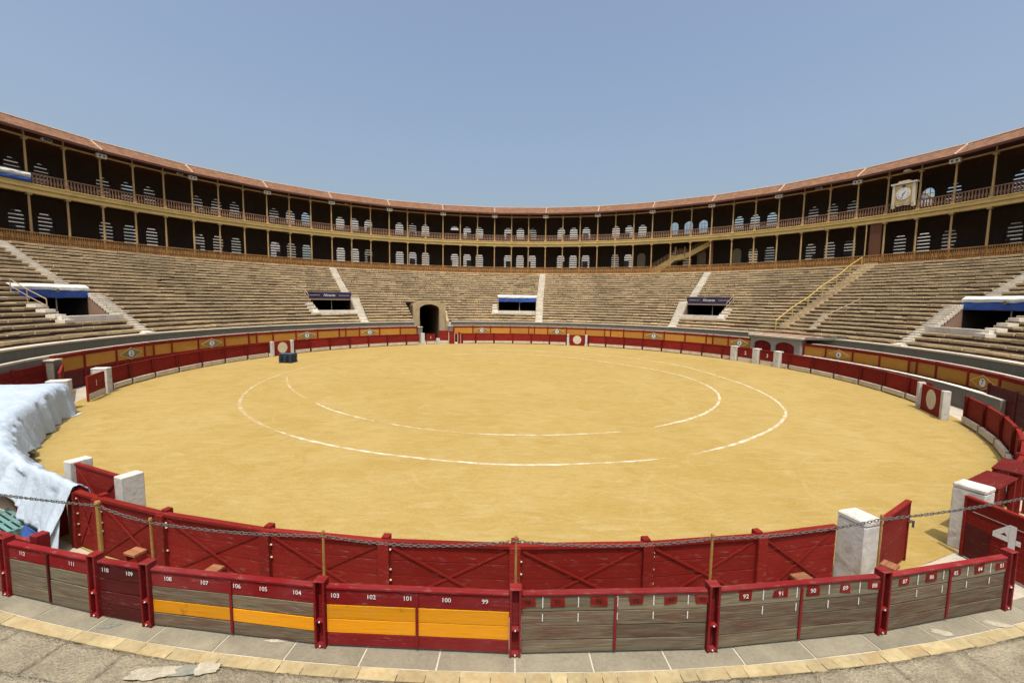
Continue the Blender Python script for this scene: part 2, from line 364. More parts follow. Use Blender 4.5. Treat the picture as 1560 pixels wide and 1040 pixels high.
chalk('chalk_line', [(160.2, 15.35), (172, 15.23), (184, 15.18), (187, 15.15)], .12, MT['chalk'], 'inner white chalk ring line, short near piece')
chalk('chalk_line', [(187, 15.15), (196, 15.0), (207, 14.85)], .14, MT['chalk_worn'], 'inner white chalk ring line, faded piece')
chalk('chalk_line', [(206, 14.85), (214, 14.8), (223, 14.8), (230, 14.8)], .12, MT['chalk'], 'inner white chalk ring line, left piece')
chalk('chalk_line', [(234, 14.9), (246, 15.5), (258, 16.4), (266, 17.2)], .14, MT['chalk_worn'], 'faint stray chalk line between the two rings')

# walkway near the viewer: mortar bed, slabs, yellow edging, rough stones
wk = tag(annulus(29.05, 33.2, ZW - .05, 60, 150, 212).build('walkway', MT['rough']), 'stone walkway behind the plank fence', kind='structure')
annulus(29.055, 29.50, ZW - .009, 60, 150, 212).build('mortar_bed', MT['mortar'], wk)
# slab joints (degrees) measured along the fence
js = [150.0 + 1.93 * i for i in range(33)]
off = 179.82 - min(js, key=lambda a: abs(a - 179.82)); js = [a + off for a in js]
for a, b in zip(js[:-1], js[1:]):
    da, db = random.uniform(-.03, .03), random.uniform(-.03, .03)
    m = MB().pbox(29.06, 29.415, ZW - .025, ZW + random.uniform(-.003, .004), a + .022, b - .022)
    m.build('paving_slab', MT['slab'], wk, bevel=.004)
t = 150.0
while t < 212:
    w = random.uniform(.35, .95); 
    MB().pbox(29.425, 29.60 + random.uniform(-.008, .010), ZW - .025, ZW + random.uniform(-.006, .002), t + .006, t + w - .006).build('edge_stone', MT['yellowstone'], wk, bevel=.004)
    t += w
t = 150.0
def rough_stone(t0, t1, R0, R1, z):
    m = MB(); nx, ny = 14, 10
    for j in range(ny + 1):
        for i in range(nx + 1):
            a = t0 + (t1 - t0) * i / nx; r = R0 + (R1 - R0) * j / ny; p = P(a, r)
            e = min(i, nx - i, j, ny - j)
            h = .022 * noise.noise(Vector((p.x * 5, p.y * 5, 3))) + .014 * noise.noise(Vector((p.x * 16, p.y * 16, 8)))
            m.v.append((p.x, p.y, z + h - (.007 if e == 0 else 0)))
    for j in range(ny):
        for i in range(nx):
            k = j * (nx + 1) + i; m.f.append((k, k + 1, k + nx + 2, k + nx + 1))
    top = len(m.v)
    # skirt
    ed = [i for i in range(nx + 1)] + [(j + 1) * (nx + 1) - 1 for j in range(1, ny + 1)] + [ny * (nx + 1) + i for i in range(nx - 1, -1, -1)] + [j * (nx + 1) for j in range(ny - 1, 0, -1)]
    m.v += [(m.v[k][0], m.v[k][1], z - .06) for k in ed]
    L = len(ed)
    for i in range(L): m.f.append((ed[i], top + i, top + (i + 1) % L, ed[(i + 1) % L]))
    return m
while t < 212:
    w = random.uniform(1.5, 2.3)
    rough_stone(t + .006, t + w - .006, 29.60, 30.42, ZW - .006 + random.uniform(-.006, .006)).build('rough_stone', MT['rough'], wk, smooth=True)
    t += w
t = 150.4
while t < 212:
    w = random.uniform(1.4, 2.1)
    rough_stone(t + .02, t + w - .02, 30.40, 31.3, ZW + .33 + random.uniform(-.006, .006)).build('step_stone', MT['rough'], wk, smooth=True)
    t += w
for k, (R0, z) in enumerate([(31.2, ZW + .62), (32.1, ZW + .95)]):
    MB().pbox(R0, R0 + .95, z - .35, z, 150, 212, 30).build('step_stone', MT['rough'], wk)
MB().pbox(30.40, 30.46, ZW - .02, ZW + .30, 150, 212, 40).build('step_riser', MT['rough'], wk)
def patch(cx, cy, rx, ry, rot, z, mat, seed):
    m = MB(); nn = 26; rr = random.Random(seed); m.v.append((0, 0, z + .012))
    for i in range(nn):
        a = 2 * pi * i / nn; q = .75 + .35 * noise.noise(Vector((cos(a) * 1.6, sin(a) * 1.6, seed)))+ rr.uniform(-.06, .06)
        x, y = rx * q * cos(a), ry * q * sin(a)
        m.v.append((x * cos(rot) - y * sin(rot), x * sin(rot) + y * cos(rot), z))
    m.f = [(0, i + 1, (i + 1) % nn + 1) for i in range(nn)]
    m.build('cement_patch', mat, wk, (cx, cy, 0))
patch(-4.05, -29.47, .40, .10, .16, ZW + .012, MT['bluepatch'], 3)
patch(-4.35, -29.53, .46, .12, .16, ZW + .018, MT['patch'], 5)
patch(-3.75, -29.44, .24, .12, .1, ZW + .014, MT['patch'], 8)
patch(6.15, -28.66, .17, .08, -.25, ZW + .006, MT['patch'], 12)
patch(7.15, -28.48, .24, .07, -.25, ZW + .006, MT['patch'], 15)
patch(-3.1, -28.96, .26, .05, .1, ZW + .005, MT['patch'], 19)
patch(-5.6, -28.75, .20, .05, .2, ZW + .005, MT['bluepatch'], 23)

# ================================================================== STONE STAND
stand = thing('stone_stand', 'tall curved stand of weathered stone seating tiers around the ring', 'stand', (0, 40, 2.4))
STAIRS = [-84.0, -38.8, 6.75, 41.5, 87.2]; SHW = .82
LOWER = {-84.0: (-86.0, -81.9), -38.8: (-39.6, -37.4), 6.75: (7.35, 6.75), 41.5: (42.7, 40.2), 87.2: (89.9, 85.0)}
def stc(s, R):
    if R > RT0 + 9 * TREAD - .05: return warp(s, R)
    a, b = LOWER[s]; return a + (b - a) * (R - 30.3) / 7.7
VOMS = [(-91.2, -82.5), (-47.4, -38.3), (-3.5, 5.75), (41.2, 50.0), (86.0, 94.6)]
VK0, VK1 = 3, 9
GATE = (-27.0, -17.8)
def vside(i, e, R):
    'angle of one side of an entrance pit; the side at the stair follows the stair'
    s = STAIRS[i]; hw = SHW * 40 / max(R, 34) + .05
    if i < 3 and e == 1: return stc(s, min(R, 38.05)) - hw
    if i >= 3 and e == 0: return stc(s, min(R, 38.05)) + hw
    return warp(VOMS[i][e], R)
def tier_cuts(k, R):
    cuts = []
    for s in STAIRS:
        c = stc(s, R + .3); hw = SHW * 40 / max(R, 34); cuts.append((c - hw, c + hw))
    if VK0 <= k < VK1:
        for i, (a, b) in enumerate(VOMS): cuts.append((vside(i, 0, R + .3), vside(i, 1, R + .3)))
    if k < 7: cuts.append((GATE[0] + .3, GATE[1] - .3))
    cuts.sort(); out = []
    for a, b in cuts:
        if out and a <= out[-1][1] + .05: out[-1] = (out[-1][0], max(b, out[-1][1]))
        else: out.append((a, b))
    return out
TMAX = 121.0
for k in range(NT):
    R = RT0 + k * TREAD; zt = ZT0 + (k + 1) * RISE
    cuts = tier_cuts(k, R); a = -TMAX; segs = []
    for c0, c1 in cuts: segs.append((a, c0)); a = c1
    segs.append((a, TMAX))
    for a, b in segs:
        if b - a < .2: continue
        m = MB(); mr = MB(); t = a; rr = random.Random(k * 1000 + int(a * 10))
        while t < b - 1e-4:
            w = math.degrees(rr.uniform(.5, 1.5) / R); e = min(t + w, b)
            if b - e < .5: e = b
            jz = rr.gauss(0, .014); jr = rr.gauss(0, .030); th = .20 + rr.uniform(-.03, .03)
            if rr.random() < .05: jz -= .05
            if rr.random() < .06: jr += .06
            gp = .03 if rr.random() < .72 else .13
            t0_, t1_, zz = t + gp * .5, e - gp * .5, zt + jz; Ra = R - .07 + jr; cb = rr.uniform(.015, .04)
            pf = [(Ra, zt - th), (Ra, zz - cb), (Ra + cb, zz), (R + TREAD + .02, zz), (R + TREAD + .02, zt - th)]
            m.add([P(t0_, r_, z_) for r_, z_ in pf] + [P(t1_, r_, z_) for r_, z_ in pf], [(0, 1, 6, 5), (1, 2, 7, 6), (2, 3, 8, 7), (4, 0, 5, 9), (0, 4, 3, 2, 1), (5, 6, 7, 8, 9)])
            mr.pbox(R + .03 + rr.gauss(0, .015), R + .3, zt - RISE - .06, zt - .10, t, e)
            t = e
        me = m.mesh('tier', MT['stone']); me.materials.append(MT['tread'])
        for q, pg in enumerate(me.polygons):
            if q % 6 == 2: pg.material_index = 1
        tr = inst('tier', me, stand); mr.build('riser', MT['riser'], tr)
# white stairs, two steps to a tier
for s in STAIRS:
    for k in range(NT):
        for h in range(2):
            R = RT0 + (k + h * .5) * TREAD; z = ZT0 + k * RISE + (h + 1) * RISE / 2; c = stc(s, R + .01); hw = (SHW * 40 / max(R, 34)) * .98
            st_ = MB().pbox(R - .07, R + TREAD * .56, z - .12, z + random.uniform(-.008, .008), c - hw, c + hw).build('stair_step', MT['whitestep'], stand)
            MB().pbox(R, R + TREAD * .5, z - RISE * .62, z - .121, c - hw, c + hw).build('step_riser', MT['stone'] if h else MT['coping'], st_)
    MB().pbox(RT0 - .55, RT0 - .03, ZT0 - .2, ZT0 + .12, stc(s, 30.6) - .95, stc(s, 30.6) + .95).build('stair_foot', MT['whitestep'], stand)
# top landing and plinth under the gallery, base wall and copings
MB().pbox(RT0 + NT * TREAD, RG + .5, 10.2, 10.86, -TMAX, TMAX, 120).build('top_ledge', MT['coping'], stand)
def ringrun(name, R0, R1, z0, z1, mat, gaps, step=5.35, t0=-TMAX, t1=TMAX):
    a = t0
    while a < t1:
        b = min(a + step, t1); x0, x1 = a, b; skip = False
        for g0, g1 in gaps:
            if x0 >= g0 and x1 <= g1: skip = True
            elif x0 < g0 < x1: x1 = g0
            elif x0 < g1 < x1: x0 = g1
        if not skip and x1 - x0 > .05: MB().pbox(R0, R1, z0 + random.uniform(-.004, .004), z1 + random.uniform(-.006, .006), x0 + .01, x1 - .01, 3).build(name, mat, stand)
        a = b
GG = [(GATE[0], GATE[1] + 1.0)]
ringrun('base_wall', 30.2, 30.9, 0, 2.76, MT['greywall'], GG)
ringrun('base_coping', 30.12, 30.95, 2.765, 2.87, MT['coping'], GG)
ringrun('kerb', 29.05, 29.3, 0, 2.21, MT['greywall'], GG + [(62.5, 76.5)])
ringrun('kerb_coping', 29.04, 29.31, 2.215, 2.32, MT['coping'], GG + [(62.5, 76.5)])
ringrun('walk_floor', 29.31, 30.19, 1.9, 2.12, MT['greywall'], GG)
# entrance mouths
def vom(i, a, b):
    Rf, Rb_, zf, zo = RT0 + VK0 * TREAD, RT0 + VK1 * TREAD, 3.55, 5.72
    zb = ZT0 + (VK1) * RISE
    side = -1 if i < 3 else 1     # low steps are on this side
    La, Lb = vside(i, 0, Rf), vside(i, 1, Rf); Ba, Bb = vside(i, 0, Rb_), vside(i, 1, Rb_)
    if side < 0: La -= 1.6
    else: Lb += 1.6
    MB().pbox(Rf - .42, Rf + .02, 3.6, 4.40, La, Lb, 6).build('mouth_ledge', MT['whitestep'], stand)
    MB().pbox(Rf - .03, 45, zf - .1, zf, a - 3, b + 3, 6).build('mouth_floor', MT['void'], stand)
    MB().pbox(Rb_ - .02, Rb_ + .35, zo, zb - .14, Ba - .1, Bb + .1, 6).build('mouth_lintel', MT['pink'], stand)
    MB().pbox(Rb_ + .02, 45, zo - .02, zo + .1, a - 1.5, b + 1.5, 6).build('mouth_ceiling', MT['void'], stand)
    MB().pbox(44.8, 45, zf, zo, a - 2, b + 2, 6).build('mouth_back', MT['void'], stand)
    for e_, o in ((0, -.35), (1, .35)):
        m = MB(); N = VK1 - VK0
        for q in range(N):
            R0 = Rf + (Rb_ - Rf) * q / N; R1 = Rf + (Rb_ - Rf) * (q + 1) / N; zz = ZT0 + (VK0 + q) * RISE + .02
            u0, u1 = vside(i, e_, R0), vside(i, e_, R1)
            s0, s1 = (u0 + o, u0) if o < 0 else (u0, u0 + o)
            m.hexa([P(s0, R0, zf), P(s1, R0, zf), P(s1 + u1 - u0, R1, zf), P(s0 + u1 - u0, R1, zf), P(s0, R0, zz), P(s1, R0, zz), P(s1 + u1 - u0, R1, zz), P(s0 + u1 - u0, R1, zz)])
        m.build('mouth_side_wall', MT['pink'], stand)
        u = vside(i, e_, Rb_); s0, s1 = (u + o, u) if o < 0 else (u, u + o)
        MB().pbox(Rb_ + .03, 45, zf, zo, s0, s1).build('mouth_inner_wall', MT['void'], stand)
    c = (a + b) / 2
    MB().cyl(P(c + .6, Rb_ + .2, zf), P(c + .6, Rb_ + .2, zo), .05, n=6).build('mouth_post', MT['shutter'], stand)
    # low white steps beside the pit
    for q in range(4):
        k = VK0 - 1 + q; R0 = RT0 + k * TREAD; t = warp(a if side < 0 else b, R0); z = ZT0 + (k + 1) * RISE
        if side < 0: t0, t1 = t - 1.95 + q * .12, t - .36
        else: t0, t1 = t + .36, t + 1.95 - q * .12
        MB().pbox(R0 - .1, R0 + .55, z - .02, z + .22, t0, t1).build('mouth_step', MT['whitestep'], stand)
for i, (a, b) in enumerate(VOMS): vom(i, a, b)

# banners and tarps over the mouths
BL = ['white and blue tarp over the wide stand entrance beside the big blue tarpaulin', 'navy banner with white lettering over the stand entrance left of the arched gateway',
      'white and blue cloth over the stand entrance beside the central white stair', 'navy banner with white lettering and pipe rail over the entrance right of the central stair',
      'white and blue tarp over the wide stand entrance right of the grey terrace']
Rv = RT0 + VK1 * TREAD
for i, (a, b) in enumerate(VOMS):
    ax, bx_ = vside(i, 0, Rv) - .1, vside(i, 1, Rv) + .1; c = (ax + bx_) / 2
    th = thing('entrance_banner' if i in (1, 3) else 'entrance_tarp', BL[i], 'banner' if i in (1, 3) else 'tarp', P(c, Rv - .1, 5.72))
    L = Rv * rad(bx_ - ax); rz = -rad(c); loc = P(c, Rv - .12, 0)
    def sheet(z0, z1, sagt, sagb, yy, nx=40, nz_=6, seed=0, lean=0):
        m = MB()
        for j in range(nz_ + 1):
            for ii in range(nx + 1):
                x = -L / 2 + L * ii / nx; u = j / nz_
                z = (z0 + sagb * noise.noise(Vector((x * .9, seed, 1)))) * (1 - u) + (z1 + sagt * noise.noise(Vector((x * .7, seed, 5)))) * u
                y = yy + .05 * noise.noise(Vector((x * 1.6, z * 2, seed))) + lean * max(0, u - .5) * 2
                m.v.append((x, y - x * x / (2 * Rv), z))
        for j in range(nz_):
            for ii in range(nx):
                k = j * (nx + 1) + ii; m.f.append((k, k + 1, k + nx + 2, k + nx + 1))
        for k in range(len(m.v)): m.v.append((m.v[k][0], m.v[k][1] + .02, m.v[k][2]))
        h = len(m.v) // 2
        m.f += [tuple(q + h for q in reversed(f)) for f in m.f]
        return m
    if i in (1, 3):
        sheet(5.86, 6.82, .02, .02, -.02, seed=i).build('banner_cloth', MT['navy'], th, loc, rz, True)
        inst('lettering', text_mesh('Alicante', .50, MT['numwhite']), th, P(c, Rv - .28, 6.36), rz)
        for s in (-1, 1): MB().box(s * L * .33 - L * .12, s * L * .33 + L * .12, -.20, -.19, 6.33, 6.37).build('printed_line', MT['numwhite'], th, loc, rz)
        MB().box(-L / 2, L / 2, -.16, -.04, 5.70, 5.84).build('rail', MT['tan_rail'], th, loc, rz)
    else:
        sheet(6.36, 6.84, .05, .10, -.06, nz_=10, seed=i, lean=.35).build('white_cloth', MT['whitecloth'], th, loc, rz, True)
        sheet(5.74, 6.36, .05, .10, -.02, seed=i + 9).build('blue_cloth', MT['bluecloth'], th, loc, rz, True)
        if i != 2:
            m = MB()
            for q in range(7): m.add([(.25 + random.uniform(-.1, .1), -.22, 6.25 + random.uniform(-.08, .12)), (.45, -.22, 6.2), (.35, -.22, 6.45)], [(0, 1, 2)])
            m.disc(.3, -.24, -.2, 6.32, .16, .14, 10); m.build('crest', MT['grey_dia'], th, loc, rz)
# pipe handrails beside the mouths
def pipe_rail(name, pts, h, mat, label, r=.035, posts=True, mid=True):
    th = thing(name, label, 'handrail', pts[0])
    for q, (p0, p1) in enumerate(zip(pts[:-1], pts[1:])):
        p0, p1 = Vector(p0), Vector(p1); U = Vector((0, 0, h))
        MB().cyl(p0 + U, p1 + U, r, n=6).build('rail', mat, th)
        if mid: MB().cyl(p0 + U * .5, p1 + U * .5, r * .8, n=6).build('rail', mat, th)
    for p in pts:
        p = Vector(p); MB().cyl(p - Vector((0, 0, .1)), p + Vector((0, 0, h)), r, n=6).build('post', mat, th)
def zt(R): return ZT0 + (math.floor((R - RT0) / TREAD + 1e-6) + 1) * RISE
pipe_rail('pipe_handrail', [P(warp(-91.2, r) - .55, r, zt(r) - .05) for r in (37.6, 36.2, 34.6)], 1.0, MT['tan_rail'], 'tan pipe handrail sloping beside the wide blue tarp entrance')
pipe_rail('pipe_handrail', [P(warp(-47.4, r) - .55, r, zt(r) - .05) for r in (37.6, 36.2)], 1.0, MT['tan_rail'], 'tan pipe handrail beside the navy banner left of the gateway')
pipe_rail('pipe_handrail', [P(warp(50.0, r) + .55, r, zt(r) - .05) for r in (37.6, 36.2, 35.2)], 1.0, MT['tan_rail'], 'tan pipe handrail beside the navy banner right of the central stair')
pipe_rail('pipe_handrail', [P(73.0, r, zt(r) - .05) for r in (37.3, 35.5, 33.4)], .9, MT['tan_rail'], 'short thin tan handrail on the tiers above the grey terrace', mid=False)
pts = [P(64.6 - .5 * (r - 40) / 9, r, zt(r) - .05) for r in (31.6, 34.4, 37.2, 40.0, 42.8, 45.6, 48.3)]
pipe_rail('stair_handrail', pts, 1.05, MT['yellowrail'], 'long yellow handrail climbing the tiers from the grey terrace to the gallery', r=.055, mid=False)
for q in range(46):
    R = RT0 + .5 + q * TREAD / 2
    if R > 48: break
    MB().pbox(R, R + TREAD * .55, zt(R) - .02 + (.0), zt(R) + (.20 if q % 2 else .03), 65.1 - .5 * (R - 40) / 9, 66.6 - .5 * (R - 40) / 9).build('stair_step', MT['stone'], stand)
for q in range(9):
    R = 32.0 + q * TREAD / 2
    MB().pbox(R, R + .5, zt(R) - .02, zt(R) + (.20 if q % 2 else .04), 71.0 - .2 * q, 72.1 - .2 * q).build('stair_step', MT['coping'], stand)

# ------------------------------------------------------------------ arched gateway in the stand
gw = thing('arched_gateway', 'sandstone arched gateway with dark tunnel set into the far tiers', 'gateway', P(-22.5, 31, 0))
gth = -22.6; gl = P(gth, 0, 0); grz = -rad(gth)
hw, spr, apx = 1.42, 4.55, 5.28
arch = [(hw * cos(pi * i / 16), spr + (apx - spr) * sin(pi * i / 16)) for i in range(17)]   # right to left
def arch_block(h_in, h_out, y0, y1, zs, za, za2, mat, name):
    m = MB(); inn = [(h_in * cos(pi * i / 16), zs + (za - zs) * sin(pi * i / 16)) for i in range(17)]
    out = [(h_out * cos(pi * i / 16), zs + (za2 - zs) * (.35 + .65 * sin(pi * i / 16))) for i in range(17)]
    inn = [(h_in, 0)] + inn + [(-h_in, 0)]; out = [(h_out, 0)] + out + [(-h_out, 0)]
    N = len(inn)
    m.v = [(x, y0, z) for x, z in inn] + [(x, y0, z) for x, z in out] + [(x, y1, z) for x, z in inn] + [(x, y1, z) for x, z in out]
    for i in range(N - 1):
        m.f += [(i, i + 1, N + i + 1, N + i), (2 * N + i, 3 * N + i, 3 * N + i + 1, 2 * N + i + 1), (i, 2 * N + i, 2 * N + i + 1, i + 1), (N + i, N + i + 1, 3 * N + i + 1, 3 * N + i)]
    return m.build(name, mat, gw, gl, grz)
arch_block(hw, hw + .88, 30.75, 31.35, spr, apx, apx + .50, MT['archstone'], 'arch_frame')
arch_block(hw + .02, hw + .40, 31.36, 38.5, spr - .02, apx - .02, apx + .42, MT['riser'], 'vault')
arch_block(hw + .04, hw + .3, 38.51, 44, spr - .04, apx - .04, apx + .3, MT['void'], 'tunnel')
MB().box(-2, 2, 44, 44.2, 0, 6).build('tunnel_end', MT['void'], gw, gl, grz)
MB().box(-.42, -.30, 36, 36.1, 0, 2.9).build('light_slit', MT['shutter'], gw, gl, grz)  # pale bar added in place of the slit of light inside the tunnel
for s in (1,):
    pol = [(30.2, 0), (30.2, 2.9), (31.3, 4.2), (35.5, 5.5), (37.5, 5.6), (37.5, 0)]
    m = MB(); x0, x1 = (hw + .89, hw + 1.25) if s > 0 else (-hw - .9, -hw - .5)
    n5 = len(pol); m.v = [(x0, y, z) for y, z in pol] + [(x1, y, z) for y, z in pol]
    m.f = [tuple(range(n5)), tuple(range(2 * n5 - 1, n5 - 1, -1))] + [(i, i + n5, (i + 1) % n5 + n5, (i + 1) % n5) for i in range(n5)]
    m.build('wing_wall', MT['archstone'], gw, gl, grz)

# ------------------------------------------------------------------ grey terrace with red arched doors
tc = 69.45; te = thing('concrete_terrace', 'grey concrete terrace block with two red arched doors under its ledge', 'terrace', P(tc, 28.6, 0))
tl = P(tc, 0, 0); trz = -rad(tc); TW = 28.5 * rad(5.6)
dc = [-1.38, 1.12]; dh = 1.04
m = MB(); xs = [-TW] + sum([[c - dh, c + dh] for c in dc], []) + [TW]
for i in range(0, len(xs) - 1, 2): m.box(xs[i], xs[i + 1], 28.42, 29.2, 0, 2.62)
for c in dc:
    ar = [(c - dh * cos(pi * i / 12), 1.72 + .50 * sin(pi * i / 12)) for i in range(13)]
    for (xa, za), (xb, zb) in zip(ar[:-1], ar[1:]):
        m.hexa([(xa, 28.42, za), (xb, 28.42, zb), (xb, 29.2, zb), (xa, 29.2, za), (xa, 28.42, 2.62), (xb, 28.42, 2.62), (xb, 29.2, 2.62), (xa, 29.2, 2.62)])
m.build('terrace_wall', MT['lightgrey'], te, tl, trz)
m = MB(); m.box(-TW - .15, TW + .25, 28.15, 30.9, 2.625, 2.84); m.build('terrace_ledge', MT['coping'], te, tl, trz, bevel=.03)
MB().hexa([(TW + .26, 28.6, 2.625), (TW + 2.9, 30.0, 2.80), (TW + 2.9, 30.9, 2.80), (TW + .26, 30.9, 2.625), (TW + .26, 28.6, 2.84), (TW + 2.9, 30.0, 2.98), (TW + 2.9, 30.9, 2.98), (TW + .26, 30.9, 2.84)]).build('side_ledge', MT['greywall'], te, tl, trz)
MB().box(-TW + .2, TW + .2, 28.5, 31.2, 2.85, 2.90).build('terrace_floor', MT['pink'], te, tl, trz)
for c in dc:
    d = MB(); ar = [(c + dh * cos(pi * i / 12), 1.72 + .50 * sin(pi * i / 12)) for i in range(13)]
    d.prism([(c - dh, 0), (c + dh, 0)] + ar, 28.62, 28.70)
    dd = d.build('arched_door', MT['redfar'], te, tl, trz)
    MB().box(c - .8, c + .8, 28.585, 28.615, 1.3, 1.36).build('door_rail', MT['maroon'], dd, tl, trz)
    MB().box(c - .02, c + .02, 28.585, 28.615, .05, 2.1).build('door_seam', MT['maroon'], dd, tl, trz)

# ================================================================== GALLERY
ga = thing('gallery_building', 'two-storey covered gallery with tiled roof above the stone tiers', 'building', (0, 50, 0))
SK = list(range(-9, 10)); BAY = GSTEP / 3; CH = 2 * RG * sin(rad(BAY / 2))
ths = [GC + (SK[0] - .5) * GSTEP + BAY * i for i in range(3 * len(SK) + 1)]
lp = MB().cyl((0, 0, 10.86), (0, 0, 16.0), .125, .095, 8); lp.box(-.20, .20, -.2, .2, 15.80, 15.99); lp.box(-.2, .2, -.2, .2, 10.86, 11.15); LPOST = lp.mesh('post', MT['post'])
upm = MB().cyl((0, 0, 16.9), (0, 0, 22.05), .115, .085, 8); upm.box(-.18, .18, -.18, .18, 21.1, 21.28); upm.box(-.18, .18, -.18, .18, 16.9, 17.15); UPOST = upm.mesh('post', MT['post'])
def chord_mesh(R, prof, mat, name):  # profile (y outward from chord, z), length CH at radius R
    L = R * rad(BAY) / 2 * 1.0006; m = MB()
    for y0, y1, z0, z1 in prof: m.box(-L, L, y0, y1, z0, z1)
    return m.mesh(name, mat)
FAS = chord_mesh(RG, [(-.20, .4, 16.0, 16.34), (-.12, .4, 16.345, 16.43), (-.34, .4, 16.435, 16.80), (-.42, .4, 16.805, 16.90)], MT['fascia'], 'fascia')
BEAM = chord_mesh(RG, [(-.08, .08, 21.30, 21.46)], MT['post'], 'eave_beam')
L = RG * rad(BAY) / 2
m = MB(); nb = 11
for i in range(nb):
    x = -L + 2 * L * (i + .5) / nb
    for z0, z1, w0, w1 in ((16.98, 17.3, .045, .085), (17.3, 17.55, .085, .05), (17.55, 17.92, .05, .05)):
        m.add([(x - w0, -w0, z0), (x + w0, -w0, z0), (x + w0, w0, z0), (x - w0, w0, z0), (x - w1, -w1, z1), (x + w1, -w1, z1), (x + w1, w1, z1), (x - w1, w1, z1)], [(0, 1, 5, 4), (1, 2, 6, 5), (2, 3, 7, 6), (3, 0, 4, 7)])
URAIL = m.mesh('balustrade', MT['baluster'])
URTOP = MB().box(-L, L, -.09, .09, 17.92, 18.02).mesh('handrail', MT['baluster'])
m = MB(); nb = 16
for i in range(nb):
    x = -L + 2 * L * (i + .5) / nb; m.box(x - .03, x + .03, -.03, .03, 10.95, 12.1)
    if i % 2: m.box(x - .12, x + .12, -.02, .02, 11.35, 11.75)
m.box(-L, L, -.05, .05, 12.05, 12.15); m.box(-L, L, -.04, .04, 11.15, 11.22); m.box(-L, L, -.03, .03, 11.78, 11.83)
LRAIL = m.mesh('railing', MT['rust'])
LTAN = MB().box(-L, L, -.10, .10, 10.88, 11.1).mesh('rail_kerb', MT['rust'])
for i, t in enumerate(ths):
    p = P(t, RG); inst('post', LPOST, ga, p, -rad(t)); inst('post', UPOST, ga, p, -rad(t))
    if i < len(ths) - 1:
        c = t + BAY / 2; q = P(c, RG * cos(rad(BAY / 2)))
        inst('fascia', FAS, ga, q, -rad(c)); inst('eave_beam', BEAM, ga, q, -rad(c))
        u = inst('balustrade', URAIL, ga, q, -rad(c)); inst('handrail', URTOP, u, q, -rad(c))
        stair_gap = any(abs(c - warp(s, 49)) < 1.2 for s in STAIRS)
        if not stair_gap:
            lr = inst('railing', LRAIL, ga, q + (q.normalized() * -.25), -rad(c)); inst('rail_kerb', LTAN, lr, q + (q.normalized() * -.25), -rad(c))
# floors, benches, back wall, roof by sector
HS = GSTEP / 2
def sector_quadbox(R0, R1, z0, z1, c): return MB().pbox(R0, R1, z0, z1, c - HS, c + HS, 3)
WX = [RWALL * rad(-2.58), 0, RWALL * rad(2.58)]; WH = .74
def wall_mesh(open_up, open_lo):
    m = MB(); Lw = RWALL * math.tan(rad(HS)); T = .45
    for (z0, zsill, zspr, zapex, z1), op in (((10.2, 12.3, 14.28, 15.02, 16.4), open_lo), ((16.4, 17.7, 19.48, 20.22, 22.2), open_up)):
        xs = sorted([-Lw, Lw] + sum([[WX[i] - WH, WX[i] + WH] for i in range(3) if op[i]], []))
        for i in range(0, len(xs), 2): m.box(xs[i], xs[i + 1], 0, T, z0, z1)
        for i in range(3):
            if not op[i]: continue
            c = WX[i]; m.box(c - WH, c + WH, 0, T, z0, zsill)
            ar = [(c - WH + 2 * WH * (1 - cos(pi * k / 12)) / 2, zspr + (zapex - zspr) * sin(pi * k / 12)) for k in range(13)]
            for (xa, za), (xb, zb) in zip(ar[:-1], ar[1:]):
                m.hexa([(xa, 0, za), (xb, 0, zb), (xb, T, zb), (xa, T, za), (xa, 0, z1), (xb, 0, z1), (xb, T, z1), (xa, T, z1)])
    return m
LOUV = {}
def louvre(lo, variant):
    if (lo, variant) in LOUV: return LOUV[lo, variant]
    zs, zp, za = (12.3, 14.28, 15.02) if lo else (17.7, 19.48, 20.22)
    m = MB(); z = zs + .05; rr = random.Random(variant * 7 + lo); variant = 0 if variant != 2 else 2
    while z < za:
        h = .185 if variant != 2 else .30
        hwz = WH if z + .1 < zp else WH * math.sqrt(max(0, 1 - ((z + .05 - zp) / (za - zp)) ** 2)) + .04
        m.box(-hwz, hwz, .12, .20, z, min(z + h, za)); z += .41
    if variant == 1: m.box(-WH, -.1, .22, .25, zs, zs + 1.3)
    if variant == 3: m.box(.05, WH, .22, .25, zs + .3, zp)
    LOUV[lo, variant] = m.mesh('louvre', MT['slat']); return LOUV[lo, variant]
BARS = MB(); [BARS.box(x - .025, x + .025, .1, .15, 17.7, 20.1) for x in (-.25, .25)]; [BARS.box(-WH, WH, .1, .15, z, z + .05) for z in (18.4, 19.0, 19.5)]; BARSM = BARS.mesh('window_bars', MT['lampbox'])
GL = MB().box(-WH, WH, .17, .18, 17.7, 20.2).mesh('pane', MT['glass'])
SHUT = MB(); SHUT.box(-WH, WH, .1, .16, 12.3, 14.28); SHUT.prism([(WH * cos(pi * k / 12), 14.281 + .72 * sin(pi * k / 12)) for k in range(13)], .1, .16)
SHUTM = SHUT.mesh('shutter', MT['shutter'])
HALF = MB().box(-WH, WH, .1, .16, 17.7, 19.45).mesh('lower_board', MT['interior'])
Re, ze, Rr, zr = 48.63, 21.88, 50.64, 23.30
